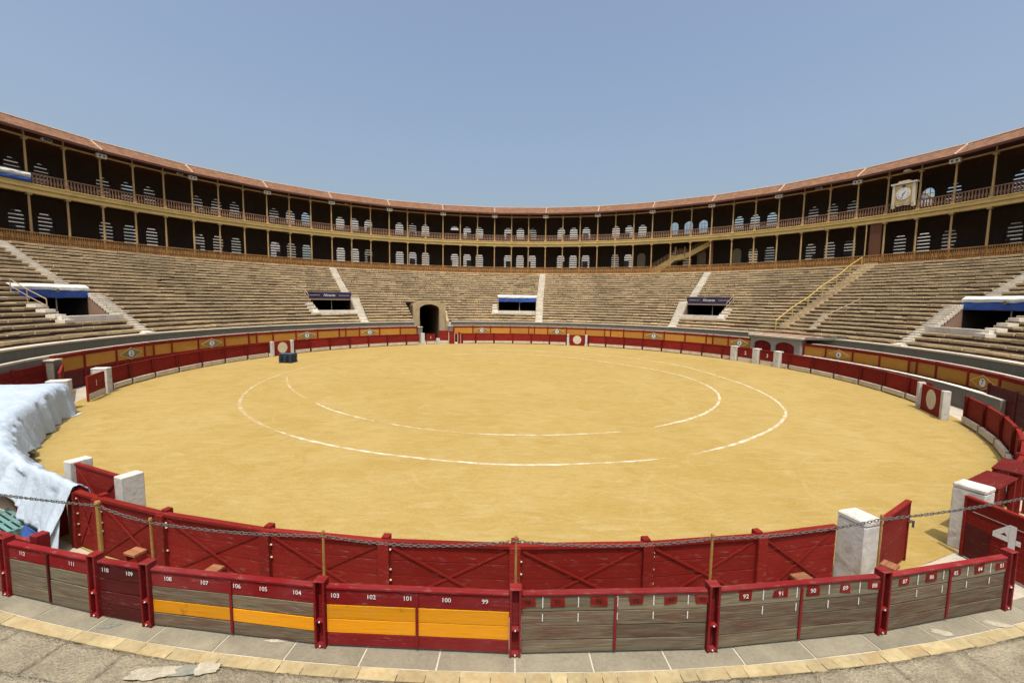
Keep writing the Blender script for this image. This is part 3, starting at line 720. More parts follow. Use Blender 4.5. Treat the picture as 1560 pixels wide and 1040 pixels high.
for k in SK:
    c = GC + k * GSTEP; rz = -rad(c)
    up_open, lo_open = [1, 1, 1], [1, 1, 1]
    if k == 6: up_open = [0, 1, 1]
    if k in (5,): up_open = [1, 1, 1]
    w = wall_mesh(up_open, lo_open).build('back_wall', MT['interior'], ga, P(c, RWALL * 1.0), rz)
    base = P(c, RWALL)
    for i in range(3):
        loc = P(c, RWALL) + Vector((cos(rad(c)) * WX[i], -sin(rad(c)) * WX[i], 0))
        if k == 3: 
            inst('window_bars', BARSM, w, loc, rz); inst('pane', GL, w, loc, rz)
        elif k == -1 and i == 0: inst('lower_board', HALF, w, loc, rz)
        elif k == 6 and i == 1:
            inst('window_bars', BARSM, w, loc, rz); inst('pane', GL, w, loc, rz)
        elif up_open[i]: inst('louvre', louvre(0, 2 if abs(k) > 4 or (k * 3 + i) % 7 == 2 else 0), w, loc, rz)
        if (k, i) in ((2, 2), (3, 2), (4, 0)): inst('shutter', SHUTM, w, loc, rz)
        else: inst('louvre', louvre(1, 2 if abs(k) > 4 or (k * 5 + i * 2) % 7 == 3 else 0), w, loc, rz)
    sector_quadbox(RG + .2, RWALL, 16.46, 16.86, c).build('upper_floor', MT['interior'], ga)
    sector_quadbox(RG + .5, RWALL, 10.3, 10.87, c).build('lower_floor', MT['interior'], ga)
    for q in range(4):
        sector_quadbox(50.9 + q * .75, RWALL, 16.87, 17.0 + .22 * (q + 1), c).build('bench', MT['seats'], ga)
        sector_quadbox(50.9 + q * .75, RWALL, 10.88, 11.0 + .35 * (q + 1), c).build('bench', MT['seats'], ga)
    # roof of the sector: tile slope, soffit, eave board, outer slope, hip tiles
    a, b = c - HS, c + HS
    m = MB(); NN = 6; m.uv = []
    for j, (R, z) in enumerate(((Re, ze + .10), (Rr, zr), (55.0, 21.6))):
        A, B = P(a, R, z), P(b, R, z)
        for i in range(NN + 1):
            u = i / NN; q = A.lerp(B, u)
            m.v.append(tuple(q)); m.uv.append(((u - .5) * (B - A).length * 3.6, j))
    for j in range(2):
        for i in range(NN): q = j * (NN + 1) + i; m.f.append((q, q + 1, q + NN + 2, q + NN + 1))
    m.build('roof_slope', MT['roof'], ga)
    m = MB(); m.v = [tuple(P(a, Re + .03, ze)), tuple(P(b, Re + .03, ze)), tuple(P(b, Rr, zr - .12)), tuple(P(a, Rr, zr - .12)), tuple(P(b, 54.6, 21.6)), tuple(P(a, 54.6, 21.6))]
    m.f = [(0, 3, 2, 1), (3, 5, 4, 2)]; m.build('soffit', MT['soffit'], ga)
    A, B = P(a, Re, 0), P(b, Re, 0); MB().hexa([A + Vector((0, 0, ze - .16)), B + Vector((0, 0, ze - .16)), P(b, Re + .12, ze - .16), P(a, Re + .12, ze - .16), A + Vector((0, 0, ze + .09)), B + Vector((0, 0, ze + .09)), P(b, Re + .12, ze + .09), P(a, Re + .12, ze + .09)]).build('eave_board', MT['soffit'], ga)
    MB().cyl(P(a, Re - .02, ze + .12), P(a, Rr, zr + .02), .09, n=6).build('hip_tiles', MT['hip'], ga)
    MB().cyl(P(a, Rr, zr + .02), P(b, Rr, zr + .02), .11, n=6).build('ridge_tiles', MT['hip'], ga)
# pale apartment blocks outside the ring, glimpsed through the gallery windows
BW = M('pale_facade', (.72, .70, .64, 1), .06, .2, .85, 2, .05, 0)
BT = M('beige_facade', (.60, .47, .34, 1), .06, .2, .85, 2, .05, 0)
for q, (t, w, h, mt, lab) in enumerate(((-92, 24, 23, BW, 'pale block behind the gallery bays above the wide blue tarp entrance'), (-70, 24, 22.5, BW, 'pale block behind the gallery bays left of the navy banner'), (-48, 24, 22.5, BW, 'pale block behind the gallery bays above the left navy banner'), (-26, 24, 22.8, BW, 'pale block behind the gallery above the arched gateway'),
        (-4, 24, 22.5, BW, 'pale block behind the gallery above the central entrance'), (17, 21, 22.8, BW, 'pale block behind the gallery right of the central stair'), (35.4, 18, 16.4, BT, 'low beige block behind the gallery staircase'), (53.5, 20, 22.5, BW, 'pale block behind the gallery left of the yellow handrail'), (71.5, 18, 16.8, BW, 'low pale block behind the gallery clock'), (91, 22, 23, BW, 'pale block behind the gallery right of the clock'))):
    o = thing('apartment_block', lab, 'building', P(t, 68, 0), 'pale blocks glimpsed through the gallery windows'); rz = -rad(t); l = P(t, 68)
    MB().box(-w / 2, w / 2, 0, 10, -.05, h).build('wall', mt, o, l, rz); MB().box(-w / 2 - .2, w / 2 + .2, -.2, 10.2, h + .001, h + .4).build('roof', MT['coping'], o, l, rz)
    WN = cached('bw', lambda: MB().box(-.6, .6, -.06, .0, 0, 1.5).mesh('window', MT['dark'])) if q >= 0 else None
    for fl in range(3, int(h / 3.1)):
        for c_ in range(int(w / 4.5)):
            inst('window', WN, o, l + Matrix.Rotation(rz, 3, 'Z') @ Vector((-w / 2 + 2.2 + c_ * 4.5, -.004, fl * 3.1 + .9)), rz)
# brown boarded door bay beside the clock
MB().pbox(RG - .1, RG + .1, 10.9, 15.99, 64.35, 65.75).build('boarded_bay', MT['brown'], ga)
MB().cyl(P(63.95, RG - .2, 10.9), P(63.95, RG - .2, 16), .07, n=6).build('pipe', MT['post'], ga)
MB().pbox(RG + .3, RG + .7, 10.9, 16.0, 40.0, 40.55).build('boarded_pillar', MT['brown'], ga)
# staircase inside the lower gallery
sc0 = 34.4; gs = thing('gallery_staircase', 'ochre wooden staircase climbing behind the lower gallery posts', 'staircase', P(sc0, 50.6, 10.87))
sl = P(sc0, 0, 0); srz = -rad(sc0); X = lambda t: 50.7 * math.tan(rad(t - sc0))
pl = [(X(28.9), 11.0), (X(30.3), 11.0), (X(33.4), 13.1), (X(35.6), 13.45), (X(39.9), 15.45), (X(39.9), 16.3), (X(35.6), 14.35), (X(33.4), 13.95), (X(28.9), 11.7)]
MB().prism(pl, 50.4, 50.55).build('stringer', MT['fascia'], gs, sl, srz)
MB().prism([(x, z) for x, z in pl], 51.8, 51.95).build('stringer', MT['fascia'], gs, sl, srz)
for q in range(22):
    t = 29.3 + q * .48; z = 11.3 + (min(t, 33.4) - 29.3) * .55 + max(0, t - 35.6) * .46
    MB().box(X(t), X(t + .5), 50.56, 51.79, z, z + .12).build('tread', MT['brown'], gs, sl, srz)
m = MB()
for q in range(40):
    t = 29.0 + q * .27; z = 11.75 + max(0, (min(t, 33.4) - 28.9)) * .5 + max(0, t - 35.6) * .45
    m.box(X(t) - .03, X(t) + .03, 50.42, 50.48, z - .1, z + .95)
m.build('banister', MT['post'], gs, sl, srz)
for t in (33.5, 35.2): MB().box(X(t) - .12, X(t) + .12, 50.36, 50.60, 13.8, 15.4).build('newel', MT['post'], gs, sl, srz)
MB().box(X(34.0), X(34.8), 50.5, 50.52, 14.0, 15.2).build('landing_panel', MT['brown'], gs, sl, srz)

# clock on the upper balustrade
ck = 68.25; cl = thing('ornate_clock', 'cream ornate wall clock with white dial on the upper balustrade', 'clock', P(ck, RG - .3, 17.4))
kl = P(ck, 0, 0); krz = -rad(ck); y = RG - .55
MB().box(-.86, .86, y, y + .35, 17.75, 19.95).build('case', MT['clockcream'], cl, kl, krz, bevel=.03)
for s in (-1, 1):
    MB().box(s * .98 - .12, s * .98 + .12, y - .06, y + .4, 17.7, 20.0).build('side_column', MT['clockpale'], cl, kl, krz)
    MB().box(s * .70 - .07, s * .70 + .07, y - .02, y, 17.9, 19.6).build('inlay', MT['yellowrail'], cl, kl, krz)
    MB().prism([(s * .98 - .16, 17.45), (s * .98, 17.32), (s * .98 + .16, 17.45), (s * .98 + .14, 17.69), (s * .98 - .14, 17.69)], y - .02, y + .3).build('scroll_foot', MT['clockpale'], cl, kl, krz)
    MB().cyl((s * 1.1, y + .3, 18.15), (s * 1.75, RG - .05, 18.15), .03, n=6).build('bracket', MT['chain'], cl, kl, krz)
MB().prism([(-1.25, 20.01), (1.25, 20.01), (1.3, 20.2), (.6, 20.2), (.5, 20.38), (-.5, 20.38), (-.6, 20.2), (-1.3, 20.2)], y - .12, y + .42).build('cornice', MT['clockpale'], cl, kl, krz)
MB().prism([(-.85, 17.74), (-.5, 17.55), (0, 17.64), (.5, 17.55), (.85, 17.74)], y + .02, y + .3).build('apron', MT['clockpale'], cl, kl, krz)
MB().disc(0, y - .03, y - .001, 18.9, .74, .74, 32).build('dial_ring', MT['clockpale'], cl, kl, krz)
dial = MB().disc(0, y - .06, y - .031, 18.9, .64, .64, 32).build('dial', MT['clockface'], cl, kl, krz)
NUM = ['XII', 'I', 'II', 'III', 'IV', 'V', 'VI', 'VII', 'VIII', 'IX', 'X', 'XI']
for q, s in enumerate(NUM):
    a = 2 * pi * q / 12; pos = Vector((.51 * sin(a), y - .07, 18.9 + .51 * cos(a))); inst('numeral', text_mesh(s, .15, MT['black']), dial, Matrix.Rotation(krz, 4, 'Z') @ pos, krz)
def hand(ang, ln, w, nm): 
    d = Vector((sin(ang), 0, cos(ang))); MB().bar(Vector((0, y - .085, 18.9)) - d * .1, Vector((0, y - .085, 18.9)) + d * ln, w, .02).build(nm, MT['black'], cl, kl, krz)
hand(rad(46), .36, .07, 'hour_hand'); hand(rad(193), .52, .05, 'minute_hand')
MB().disc(0, y - .05, y - .002, 19.76, .17, .13, 14).build('crest', MT['brown'], cl, kl, krz)

# floodlight boxes on the hip posts, small spotlights between
hb = MB().box(-.48, .48, -.16, .16, -.22, .22).mesh('housing', MT['lampbox'])
ln = MB(); ln.disc(-.2, -.18, -.161, 0, .11, .10, 12); ln.disc(.2, -.18, -.161, 0, .11, .10, 12); LENS = ln.mesh('lens', MT['dark'])
for k in SK:
    t = GC + (k - .5) * GSTEP
    if k == SK[0]: continue
    o = thing('floodlight_box', 'cream twin-lens light box on a gallery post under the eaves', 'light', P(t, RG - .2, 21.35), 'light boxes under the gallery eaves')
    inst('housing', hb, o, P(t, RG - .33, 21.38), -rad(t)); inst('lens', LENS, o, P(t, RG - .33, 21.38), -rad(t))
for t, s in ((-76.1, 1.0), (-61.2, .8), (-34.6, .6), (18.0, .6), (57.2, .9)):
    o = thing('spotlight', 'small pale spotlight clamped to the gallery eave beam', 'light', P(t, RG - .1, 21.5), 'small spotlights on the eave beam')
    MB().box(-.42 * s, .42 * s, -.2, .15, -.13 * s, .17 * s).build('housing', MT['lampbox'], o, P(t, RG - .32, 21.5), -rad(t), bevel=.04)
    MB().box(-.34 * s, .34 * s, -.215, -.201, -.09 * s, .10 * s).build('glass', MT['dark'], o, P(t, RG - .32, 21.5), -rad(t))
    MB().bar((0, .1, 0), (0, .32, -.1), .06).build('clamp', MT['chain'], o, P(t, RG - .32, 21.5), -rad(t))
dm = MB()
for j in range(5):
    a0, a1 = pi / 2 * j / 5, pi / 2 * (j + 1) / 5; dm.cyl((0, 0, .28 * sin(a0)), (0, 0, .28 * sin(a1)), .42 * cos(a0), .42 * cos(a1) + .001, 12)
tag(dm.build('dome_lamp', MT['clockface'], None, P(68.3, RG - .2, 21.46), 0, True), 'white dome lamp on the eave beam above the clock', 'lamp')

# tarp bundles over the upper balustrade on the left
def bundle(t0, t1, z0, z1, label):
    o = thing('balcony_tarp', label, 'tarp', P((t0 + t1) / 2, RG - .4, z0))
    for nm, f0, f1, mt in (('blue_fold', 0, .5, 'bluecloth'), ('white_fold', .45, 1.0, 'whitecloth')):
        m = MB(); N = 24
        for i in range(N + 1):
            t = t0 + (t1 - t0) * i / N
            for j in range(7):
                u = j / 6; zz = z0 + (z1 - z0) * (f0 + (f1 - f0) * u) + .08 * noise.noise(Vector((t * 1.3, u * 2, 4)))
                R = RG - .45 - .18 * sin(pi * u) + .10 * noise.noise(Vector((t * 2.1, u * 3, 9)))
                m.v.append(tuple(P(t, R, zz)))
        for i in range(N + 1): m.v.append(tuple(P(t0 + (t1 - t0) * i / N, RG - .1, z0 + (z1 - z0) * (f0 + f1) / 2)))
        for i in range(N):
            for j in range(6): q = i * 7 + j; m.f.append((q, q + 1, q + 8, q + 7))
        m.build(nm, MT[mt], o, smooth=True)
bundle(-84, -78.0, 16.92, 17.85, 'white and blue tarp bundled over the upper gallery balustrade')

# ================================================================== RED INNER BARRIER
def red_mats(near): return MT['red'] if near else MT['redfar']
def barrier(posts, label, near=False, step=True, first=True, last=True):
    c = (posts[0] + posts[-1]) / 2; th = thing('red_barrier', label, 'barrier', P(c, RB, 0)); mt = red_mats(near)
    for i, t in enumerate(posts):
        if (i == 0 and not first) or (i == len(posts) - 1 and not last): continue
        def mk():
            m = MB(); m.box(-.075, .075, -.15, .0, 0, HB + .05); m.box(-.105, .105, .002, .12, 0, HB - .02 if near else HB)
            return m.mesh('post', mt if near else MT['redpost'])
        po = inst('post', cached(('bp', near), mk), th, P(t, RB), -rad(t), .008)
        if near:
            for z in (.35, .6, .85, 1.1, 1.22):
                if random.random() < .8: inst('bolt', cached('bolt', lambda: MB().cyl((-.106, .05, 0), (-.138, .05, 0), .02, .016, 6).mesh('bolt', MT['cream'])), po, P(t, RB, z + random.uniform(-.03, .03)), -rad(t))
    for a, b in zip(posts[:-1], posts[1:]):
        pa, pb = P(a, RB), P(b, RB); mid = (pa + pb) / 2; Ln = (pb - pa).length; rz = math.atan2((pb - pa).y, (pb - pa).x); h = round(Ln / 2, 2)
        if near:
            pan = inst('cap_rail', cached(('cap', h), lambda: MB().box(-h, h, -.05, .075, HB - .075, HB).mesh('cap_rail', mt)), th, mid, rz, .008)
            zz = [.04, .36, .69, 1.0, HB - .08]
            for z0, z1 in zip(zz[:-1], zz[1:]):
                inst('plank', cached(('pl', h, z0), lambda: MB().box(-h + .01, h - .01, -.03, .03, z0, z1 - .009).mesh('plank', mt)), th, mid + Vector((0, 0, random.uniform(-.003, .003))), rz + random.uniform(-.0015, .0015), .005)
            for s in (-1, 1):
                inst('brace', cached(('br', h, s), lambda: MB().bar((-s * (h - .15), .048 + s * .008, .12), (s * (h - .15), .048 + s * .008, HB - .12), .014, .045).mesh('brace', mt)), th, mid, rz)
        else:
            inst('panel', cached(('pn', h), lambda: (lambda m: m.box(-h, h, -.03, .03, .36, HB - .05) and m.box(-h, h, -.06, .06, HB - .049, HB) and m.box(-h, h, -.01, .03, .02, .355))(MB()).mesh('panel', mt)), th, mid, rz, .006)
        if step:
            inst('step_board', cached(('st', h), lambda: (lambda m: m.box(-h + .13, h - .13, -.24, -.20, .08, .35) and m.box(-h + .13, h - .13, -.25, -.112, .351, .385) and m.box(-h + .2, -h + .27, -.199, -.04, 0, .34) and m.box(h - .27, h - .2, -.199, -.04, 0, .34))(MB()).mesh('step_board', MT['cream'])), th, mid, rz, .006)
    return th
barrier([-105.3, -100.8, -95.6, -90.2, -84.8, -79.4, -74.0, -68.7], 'red barrier run from numbered gate 1 to the first white-disc shield')
barrier([-62.2, -57.96, -52.8, -47.4, -42.2, -36.9, -31.46, -27.6], 'red barrier run between the first white-disc shield and the arched gateway', last=False)
barrier([-15.0, -10.97, -5.46, .23, 5.8, 11.3, 16.4], 'red barrier run right of the arched gateway below the central stair')
barrier([22.9, 28.0, 33.3, 38.6, 44.0, 49.4, 55.0, 60.3, 62.7], 'red barrier run from the middle disc shield to the twin numbered gates', last=False)
barrier([75.0, 77.0, 82.4, 87.8, 93.5, 98.8, 104.2, 108.4], 'red barrier run below the right stair, ending at the right disc shield', first=False)
barrier([117.6, 122.3, 127.5, 132.6, 137.6, 142.6, 145.0], 'red barrier run between the right disc shield and the flat red box tops')
barrier([164.9, 169.0, 174.21, 179.76, 185.2, 190.6, 196.3, 200.9, 203.0], 'red plank barrier with crossed braces in front of the plank fence', near=True, first=False)
barrier([205.2, 210.5, 215.9, 221.2, 226.5, 231.8, 237.0, 241.6], 'red plank barrier mostly hidden under the pale blue tarpaulin', near=True)
# small wooden foot blocks on the near barrier (rest against its planks)
for q, (t, z, w) in enumerate(((197.8, .46, .34), (193.1, .46, .28), (167.0, .46, .36), (172.2, .40, .30))):
    o = tag(inst('foot_block', None, None, P(t, RB + .2, z - .1)), ['brown hollow wooden box step fixed below the left chain pole', 'small wooden ledge block on the barrier behind plank numbers 107 and 106', 'wooden ledge block on the barrier near the white gate pillar', 'wooden ledge block on the barrier behind the weathered planks'][q], 'wooden block')
    MB().box(-w / 2, w / 2, 0, .26, -.03, .03).build('block_top', MT['woodbox'], o, P(t, RB + .035, z), -rad(t), bevel=.006)
    for s in (-1, 1): MB().box(s * w / 2 - (.03 if s > 0 else 0), s * w / 2 + (.03 if s < 0 else 0), .01, .22, -.20, -.031).build('block_side', MT['red'], o, P(t, RB + .035, z), -rad(t))

# ------------------------------------------------------------------ disc shields (burladeros)
def shield(t0, t1, R, label, h=1.52, disc=True):
    c = (t0 + t1) / 2; o = thing('disc_shield', label, 'shield', P(c, R, 0)); w = R * rad(t1 - t0) / 2; rz = -rad(c); l = P(c, R)
    MB().box(-w + .22, w - .22, -.05, .03, .02, h - .06).build('board', MT['redfar'], o, l, rz, bevel=.008)
    for s in (-1, 1): MB().box(s * w - .14, s * w + .14, -.16, .16, 0, h).build('pillar', MT['white'], o, l, rz, bevel=.02)
    MB().disc(0, -.062, -.051, .80, .56, .56, 36).build('disc', MT['cream'], o, l, rz)
shield(-67.9, -62.9, 26.25, 'red shield with white disc between white posts behind the pallet stack')
shield(16.9, 22.3, 26.25, 'red shield with white disc below the central white stair')
shield(110.2, 116.6, 25.72, 'red shield with white disc in front of the grey passage wall', h=1.55)

# white pillars and numbered gates
def pillar(t, R, w, d, h, label, rz=None):
    o = thing('white_pillar', label, 'pillar', P(t, R, 0)); rz = -rad(t) if rz is None else rz
    MB().box(-w / 2, w / 2, -d / 2, d / 2, 0, h - .12).build('shaft', MT['white'], o, P(t, R), rz, bevel=.02)
    MB().box(-w / 2 - .008, w / 2 + .008, -d / 2 - .008, d / 2 + .008, h - .118, h).build('cap', MT['white'], o, P(t, R), rz, bevel=.03)
    return o
def gate_leaf(p0, p1, label, num=None, near=False, h=1.38, base=True, numsize=.5, numx=0, flip=False):
    p0, p1 = Vector(p0), Vector(p1); mid = (p0 + p1) / 2; Ln = (p1 - p0).length; rz = math.atan2((p1 - p0).y, (p1 - p0).x); hh = Ln / 2
    o = thing('gate_leaf', label, 'gate', mid); mt = red_mats(near)
    z0 = .42 if base else .06
    zs = [z0 + (h - z0) * i / 4 for i in range(5)]
    for a, b in zip(zs[:-1], zs[1:]): MB().box(-hh + .05, hh - .05, -.025, .025, a, b - .008).build('plank', mt, o, mid, rz, bevel=.004)
    for s in (-1, 1): MB().box(s * (hh - .03) - .03, s * (hh - .03) + .03, -.05, .05, .02, h).build('stile', mt, o, mid, rz, bevel=.005)
    MB().box(-hh, hh, -.055, .055, h + .001, h + .06).build('top_rail', mt, o, mid, rz, bevel=.006)
    if base: MB().box(-hh + .05, hh - .05, -.05, -.02, .06, .41).build('base_board', MT['cream'], o, mid, rz)
    if num:
        inst('number', text_mesh(num, numsize, MT['numwhite']), o, mid + Matrix.Rotation(rz, 3, 'Z') @ Vector((numx, -.034, .9)), rz)
    return o
pillar(-106.9, 26.45, .55, .8, 1.55, 'white pillar holding gate leaf 1, left of the long barrier run')
pillar(-116.9, 26.4, .55, .85, 1.58, 'white pillar at the end of the pale blue tarpaulin')
gate_leaf(P(-113.1, 25.92), P(-108.4, 26.02), 'small red gate leaf numbered 1 with pale base board beside white pillar', '1')
gate_leaf(P(-113.6, 26.95), P(-105.6, 28.7), 'plain dark red gate leaf swung across the passage behind gate 1', base=False, h=1.7)
pillar(-26.7, 26.4, .48, .5, 1.5, 'white pillar left of the arched gateway opening')
gate_leaf(P(-25.6, 26.4), P(-23.0, 26.5), 'red gate leaf numbered 1 in front of the arched gateway', '1')
pillar(-22.1, 26.6, .45, .45, .75, 'short white stump in the arched gateway opening')
gate_leaf(P(-21.6, 27.3), P(-18.8, 26.8), 'red gate leaf standing open at the arched gateway', base=True, h=1.7)
def red_post(t, R, w, h, label):
    o = thing('gate_post', label, 'post', P(t, R)); MB().box(-w / 2, w / 2, -.2, .2, 0, h).build('shaft', MT['redfar'], o, P(t, R), -rad(t), bevel=.02)
    MB().box(-w / 2 - .03, w / 2 + .03, -.23, .23, h + .001, h + .07).build('cap', MT['redfar'], o, P(t, R), -rad(t), bevel=.01)
    for s in (-1, 1): MB().box(s * (w / 2 + .035) - .03, s * (w / 2 + .035) + .03, -.15, .15, 0, h - .05).build('strip', MT['cream'], o, P(t, R), -rad(t))
red_post(-18.1, 26.5, .72, 1.62, 'stout red timber gate post right of the arched gateway')
red_post(-15.9, 26.4, .32, 1.5, 'slim red gate post with pale edges at the barrier end')
cb = thing('concrete_block', 'grey concrete block on the fence line right of the gateway', 'block', P(-17.6, 28.9, 0))
MB().box(-.34, .34, -.3, .3, 0, 2.25).build('shaft', MT['greywall'], cb, P(-17.6, 28.9), rad(17.6), bevel=.02); MB().box(-.38, .38, -.34, .34, 2.251, 2.33).build('cap', MT['coping'], cb, P(-17.6, 28.9), rad(17.6))
cb = thing('concrete_block', 'grey concrete block at the fence end left of the gateway', 'block', P(-26.2, 28.7, 0))
MB().box(-.3, .3, -.3, .3, 0, 2.15).build('shaft', MT['greywall'], cb, P(-26.2, 28.7), rad(26.2), bevel=.02); MB().box(-.34, .34, -.34, .34, 2.151, 2.22).build('cap', MT['coping'], cb, P(-26.2, 28.7), rad(26.2))
pillar(63.4, 26.4, .6, .6, 1.52, 'white pillar left of the twin numbered gates')
pillar(69.0, 26.4, .6, .6, 1.52, 'white pillar between the twin numbered gates')
pillar(74.3, 26.4, .6, .6, 1.52, 'white pillar right of the twin numbered gates')
gate_leaf(P(64.2, 26.4), P(68.2, 26.4), 'red gate leaf numbered 2 standing before the first arched terrace door', '2')
gate_leaf(P(69.8, 26.4), P(73.5, 26.4), 'red gate leaf numbered 3 beside the last white pillar before the long right barrier run', '3')
# right gate near the viewer
pillar(164.0, 26.68, .50, .58, 1.66, 'white gate pillar at the end of the braced plank barrier')
pillar(154.5, 26.60, .52, .60, 1.66, 'white gate pillar behind the large gate leaf numbered 4', )
gl2 = gate_leaf((7.75, -25.62, 0), (9.40, -24.52, 0), 'narrow red gate leaf standing open with latch beside the white pillar', near=True, base=False, h=1.42)
mid = Vector((8.575, -25.07, 0)); rz_ = math.atan2(1.10, 1.65)
MB().box(.87, 1.0, -.10, -.055, .98, 1.02).build('latch', MT['chain'], gl2, mid, rz_); MB().box(.96, 1.0, -.14, -.101, .86, 1.02).build('latch', MT['chain'], gl2, mid, rz_)
MB().box(-.75, -.45, -.30, -.03, .44, .50).build('foot_ledge', MT['woodbox'], gl2, mid, rz_)
g4 = gate_leaf((10.98, -24.30, 0), (11.35, -27.05, 0), 'large red gate leaf numbered 4 swung open across the passage', near=True, base=False, h=1.46)
m4 = (Vector((10.98, -24.30, 0)) + Vector((11.35, -27.05, 0))) / 2; r4 = math.atan2(-2.75, .37)
n4 = MB(); n4.box(.05, .17, -.046, -.040, -.27, .27); n4.box(-.24, .045, -.046, -.040, -.13, -.02); n4.box(.175, .26, -.046, -.040, -.13, -.02)
n4.prism([(-.24, -.015), (-.10, -.015), (.045, .13), (.045, .27)], -.046, -.040); n4.prism([(-.03, .055), (.045, .13), (.045, -.015), (.02, -.015)], -.046, -.0405)
n4.build('number', MT['numwhite'], g4, m4 + Matrix.Rotation(r4, 3, 'Z') @ Vector((-.54, 0, .97)), r4)
MB().box(-1.32, -.82, -.036, -.027, .05, .86).build('shadow_patch', MT['maroon'], g4, m4, r4)  # dark sheet standing in for the shadow low on the leaf
MB().box(-1.2, .6, -.040, -.026, 1.19, 1.205).build('scored_line', MT['cream'], g4, m4, r4)
# red flat-topped boxes continuing the barrier
for t0, t1, z, lab in ((145.4, 148.6, 1.50, 'flat red board top on posts beside the right barrier run'), (149.6, 152.9, 1.50, 'flat red board top on posts beside the white gate pillar')):
    c = (t0 + t1) / 2; o = thing('red_box_seat', lab, 'box', P(c, 26.55, 0)); w = 26.5 * rad(t1 - t0) / 2
    MB().box(-w, w, -.34, .26, z - .05, z).build('top_board', MT['redpost'], o, P(c, 26.55), -rad(c), bevel=.008)
    for sx in (-1, 1):
        for sy in (-.28, .2): MB().box(sx * (w - .12) - .05, sx * (w - .12) + .05, sy - .05, sy + .05, 0, z - .051).build('leg', MT['red'], o, P(c, 26.55), -rad(c))
    for z0 in (.1, .55, 1.0): MB().box(-w + .02, w - .02, -.25, -.21, z0, z0 + .42).build('plank', MT['red'], o, P(c, 26.55), -rad(c))
# left shield near the viewer: two white pillars and a red braced board
o = thing('plank_shield', 'red board with crossed braces between two white posts beside the tarpaulin end', 'shield', P(-156.1, 25.8, 0))
pa, pb = P(-153.5, 25.84), P(-158.75, 25.82)
for pp, lab in ((pa, 0), (pb, 1)): MB().box(-.16, .16, -.24, .24, 0, 1.66).build('post', MT['white'], o, pp, -rad(-156.1), bevel=.015)
mid = (pa + pb) / 2; rz = math.atan2((pb - pa).y, (pb - pa).x); hh = (pb - pa).length / 2
mid2 = mid + P(-156.1, .1)
for z0 in (.05, .43, .81, 1.19): MB().box(-hh + .17, hh - .17, -.03, .03, z0, z0 + .37).build('plank', MT['red'], o, mid2, rz, bevel=.004)
MB().box(-hh + .17, hh - .17, -.05, .05, 1.565, 1.62).build('cap_rail', MT['red'], o, mid2, rz)
for s in (-1, 1): MB().bar((-s * (hh - .25), -.05 - s * .008, .1), (s * (hh - .25), -.05 - s * .008, 1.5), .014, .04).build('brace', MT['red'], o, mid2, rz)

# ================================================================== OUTER FENCE, FAR SIDE
DIA = {-95.6: '2', -79.83: '2', -58.18: '3', -42.32: '3', -11.21: '4', 10.16: '4', 36.7: '5', 58.25: '5', 79.89: '6', 106.31: '7'}
def outer_fence(posts, label):
    c = (posts[0] + posts[-1]) / 2; o = thing('panel_fence', label, 'fence', P(c, RC, 0))
    for t in posts: inst('post', cached('fp', lambda: MB().box(-.07, .07, -.09, .10, 0, ZC + .05).mesh('post', MT['redfar'])), o, P(t, RC), -rad(t), .006)
    for a, b in zip(posts[:-1], posts[1:]):
        pa, pb = P(a, RC), P(b, RC); mid = (pa + pb) / 2; h = (pb - pa).length / 2; rz = math.atan2((pb - pa).y, (pb - pa).x)
        MB().box(-h + .07, h - .07, -.05, .06, 2.05, ZC).build('top_rail', MT['redfar'], o, mid, rz, bevel=.006)
        MB().box(-h + .07, h - .07, -.05, .06, 1.02, 1.22).build('mid_rail', MT['redfar'], o, mid, rz, bevel=.006)
        MB().box(-h + .07, h - .07, -.03, .04, .05, 1.019).build('lower_board', MT['maroon'], o, mid, rz)
        pn = MB().box(-h + .07, h - .07, -.025, .035, 1.221, 2.049).build('panel', MT['ochre'], o, mid, rz)
        if a in DIA:
            W_, H_, zc = min(1.12, h - .12), .46, 1.64
            k = .84
            MB().prism([(-W_, zc), (0, zc - H_), (W_, zc), (0, zc + H_)], -.062, -.051).build('diamond_border', MT['gold'], pn, mid, rz)
            MB().prism([(-W_ * k, zc), (0, zc - H_ * k), (W_ * k, zc), (0, zc + H_ * k)], -.07, -.063).build('diamond', MT['ochre'] if a > 70 else MT['grey_dia'], pn, mid, rz)
            MB().disc(0, -.078, -.071, zc, .25, .25, 24).build('disc', MT['numwhite'], pn, mid, rz)
            inst('number', text_mesh(DIA[a], .44, MT['black']), pn, mid + Matrix.Rotation(rz, 3, 'Z') @ Vector((0, -.083, zc)), rz)
outer_fence([-106.39, -101.27, -95.6, -90.39, -88.67, -85.16, -79.83, -74.35, -69.06, -67.3, -63.56, -58.18, -52.94, -47.53, -45.87, -42.32, -37.03, -31.51, -26.9], 'red framed ochre panel fence left of the arched gateway')
outer_fence([-16.6, -11.21, -6.16, -.53, 4.73, 6.41, 10.16, 15.52, 20.91, 26.19, 27.82, 31.4, 36.7, 42.22, 47.55, 52.86, 54.47, 58.25, 63.63], 'red framed ochre panel fence between the arched gateway and the grey terrace')
outer_fence([75.3, 79.89, 85.3, 90.5, 95.94, 97.35, 100.8, 106.31, 111.6, 116.8, 122.0], 'red framed ochre panel fence right of the grey terrace')
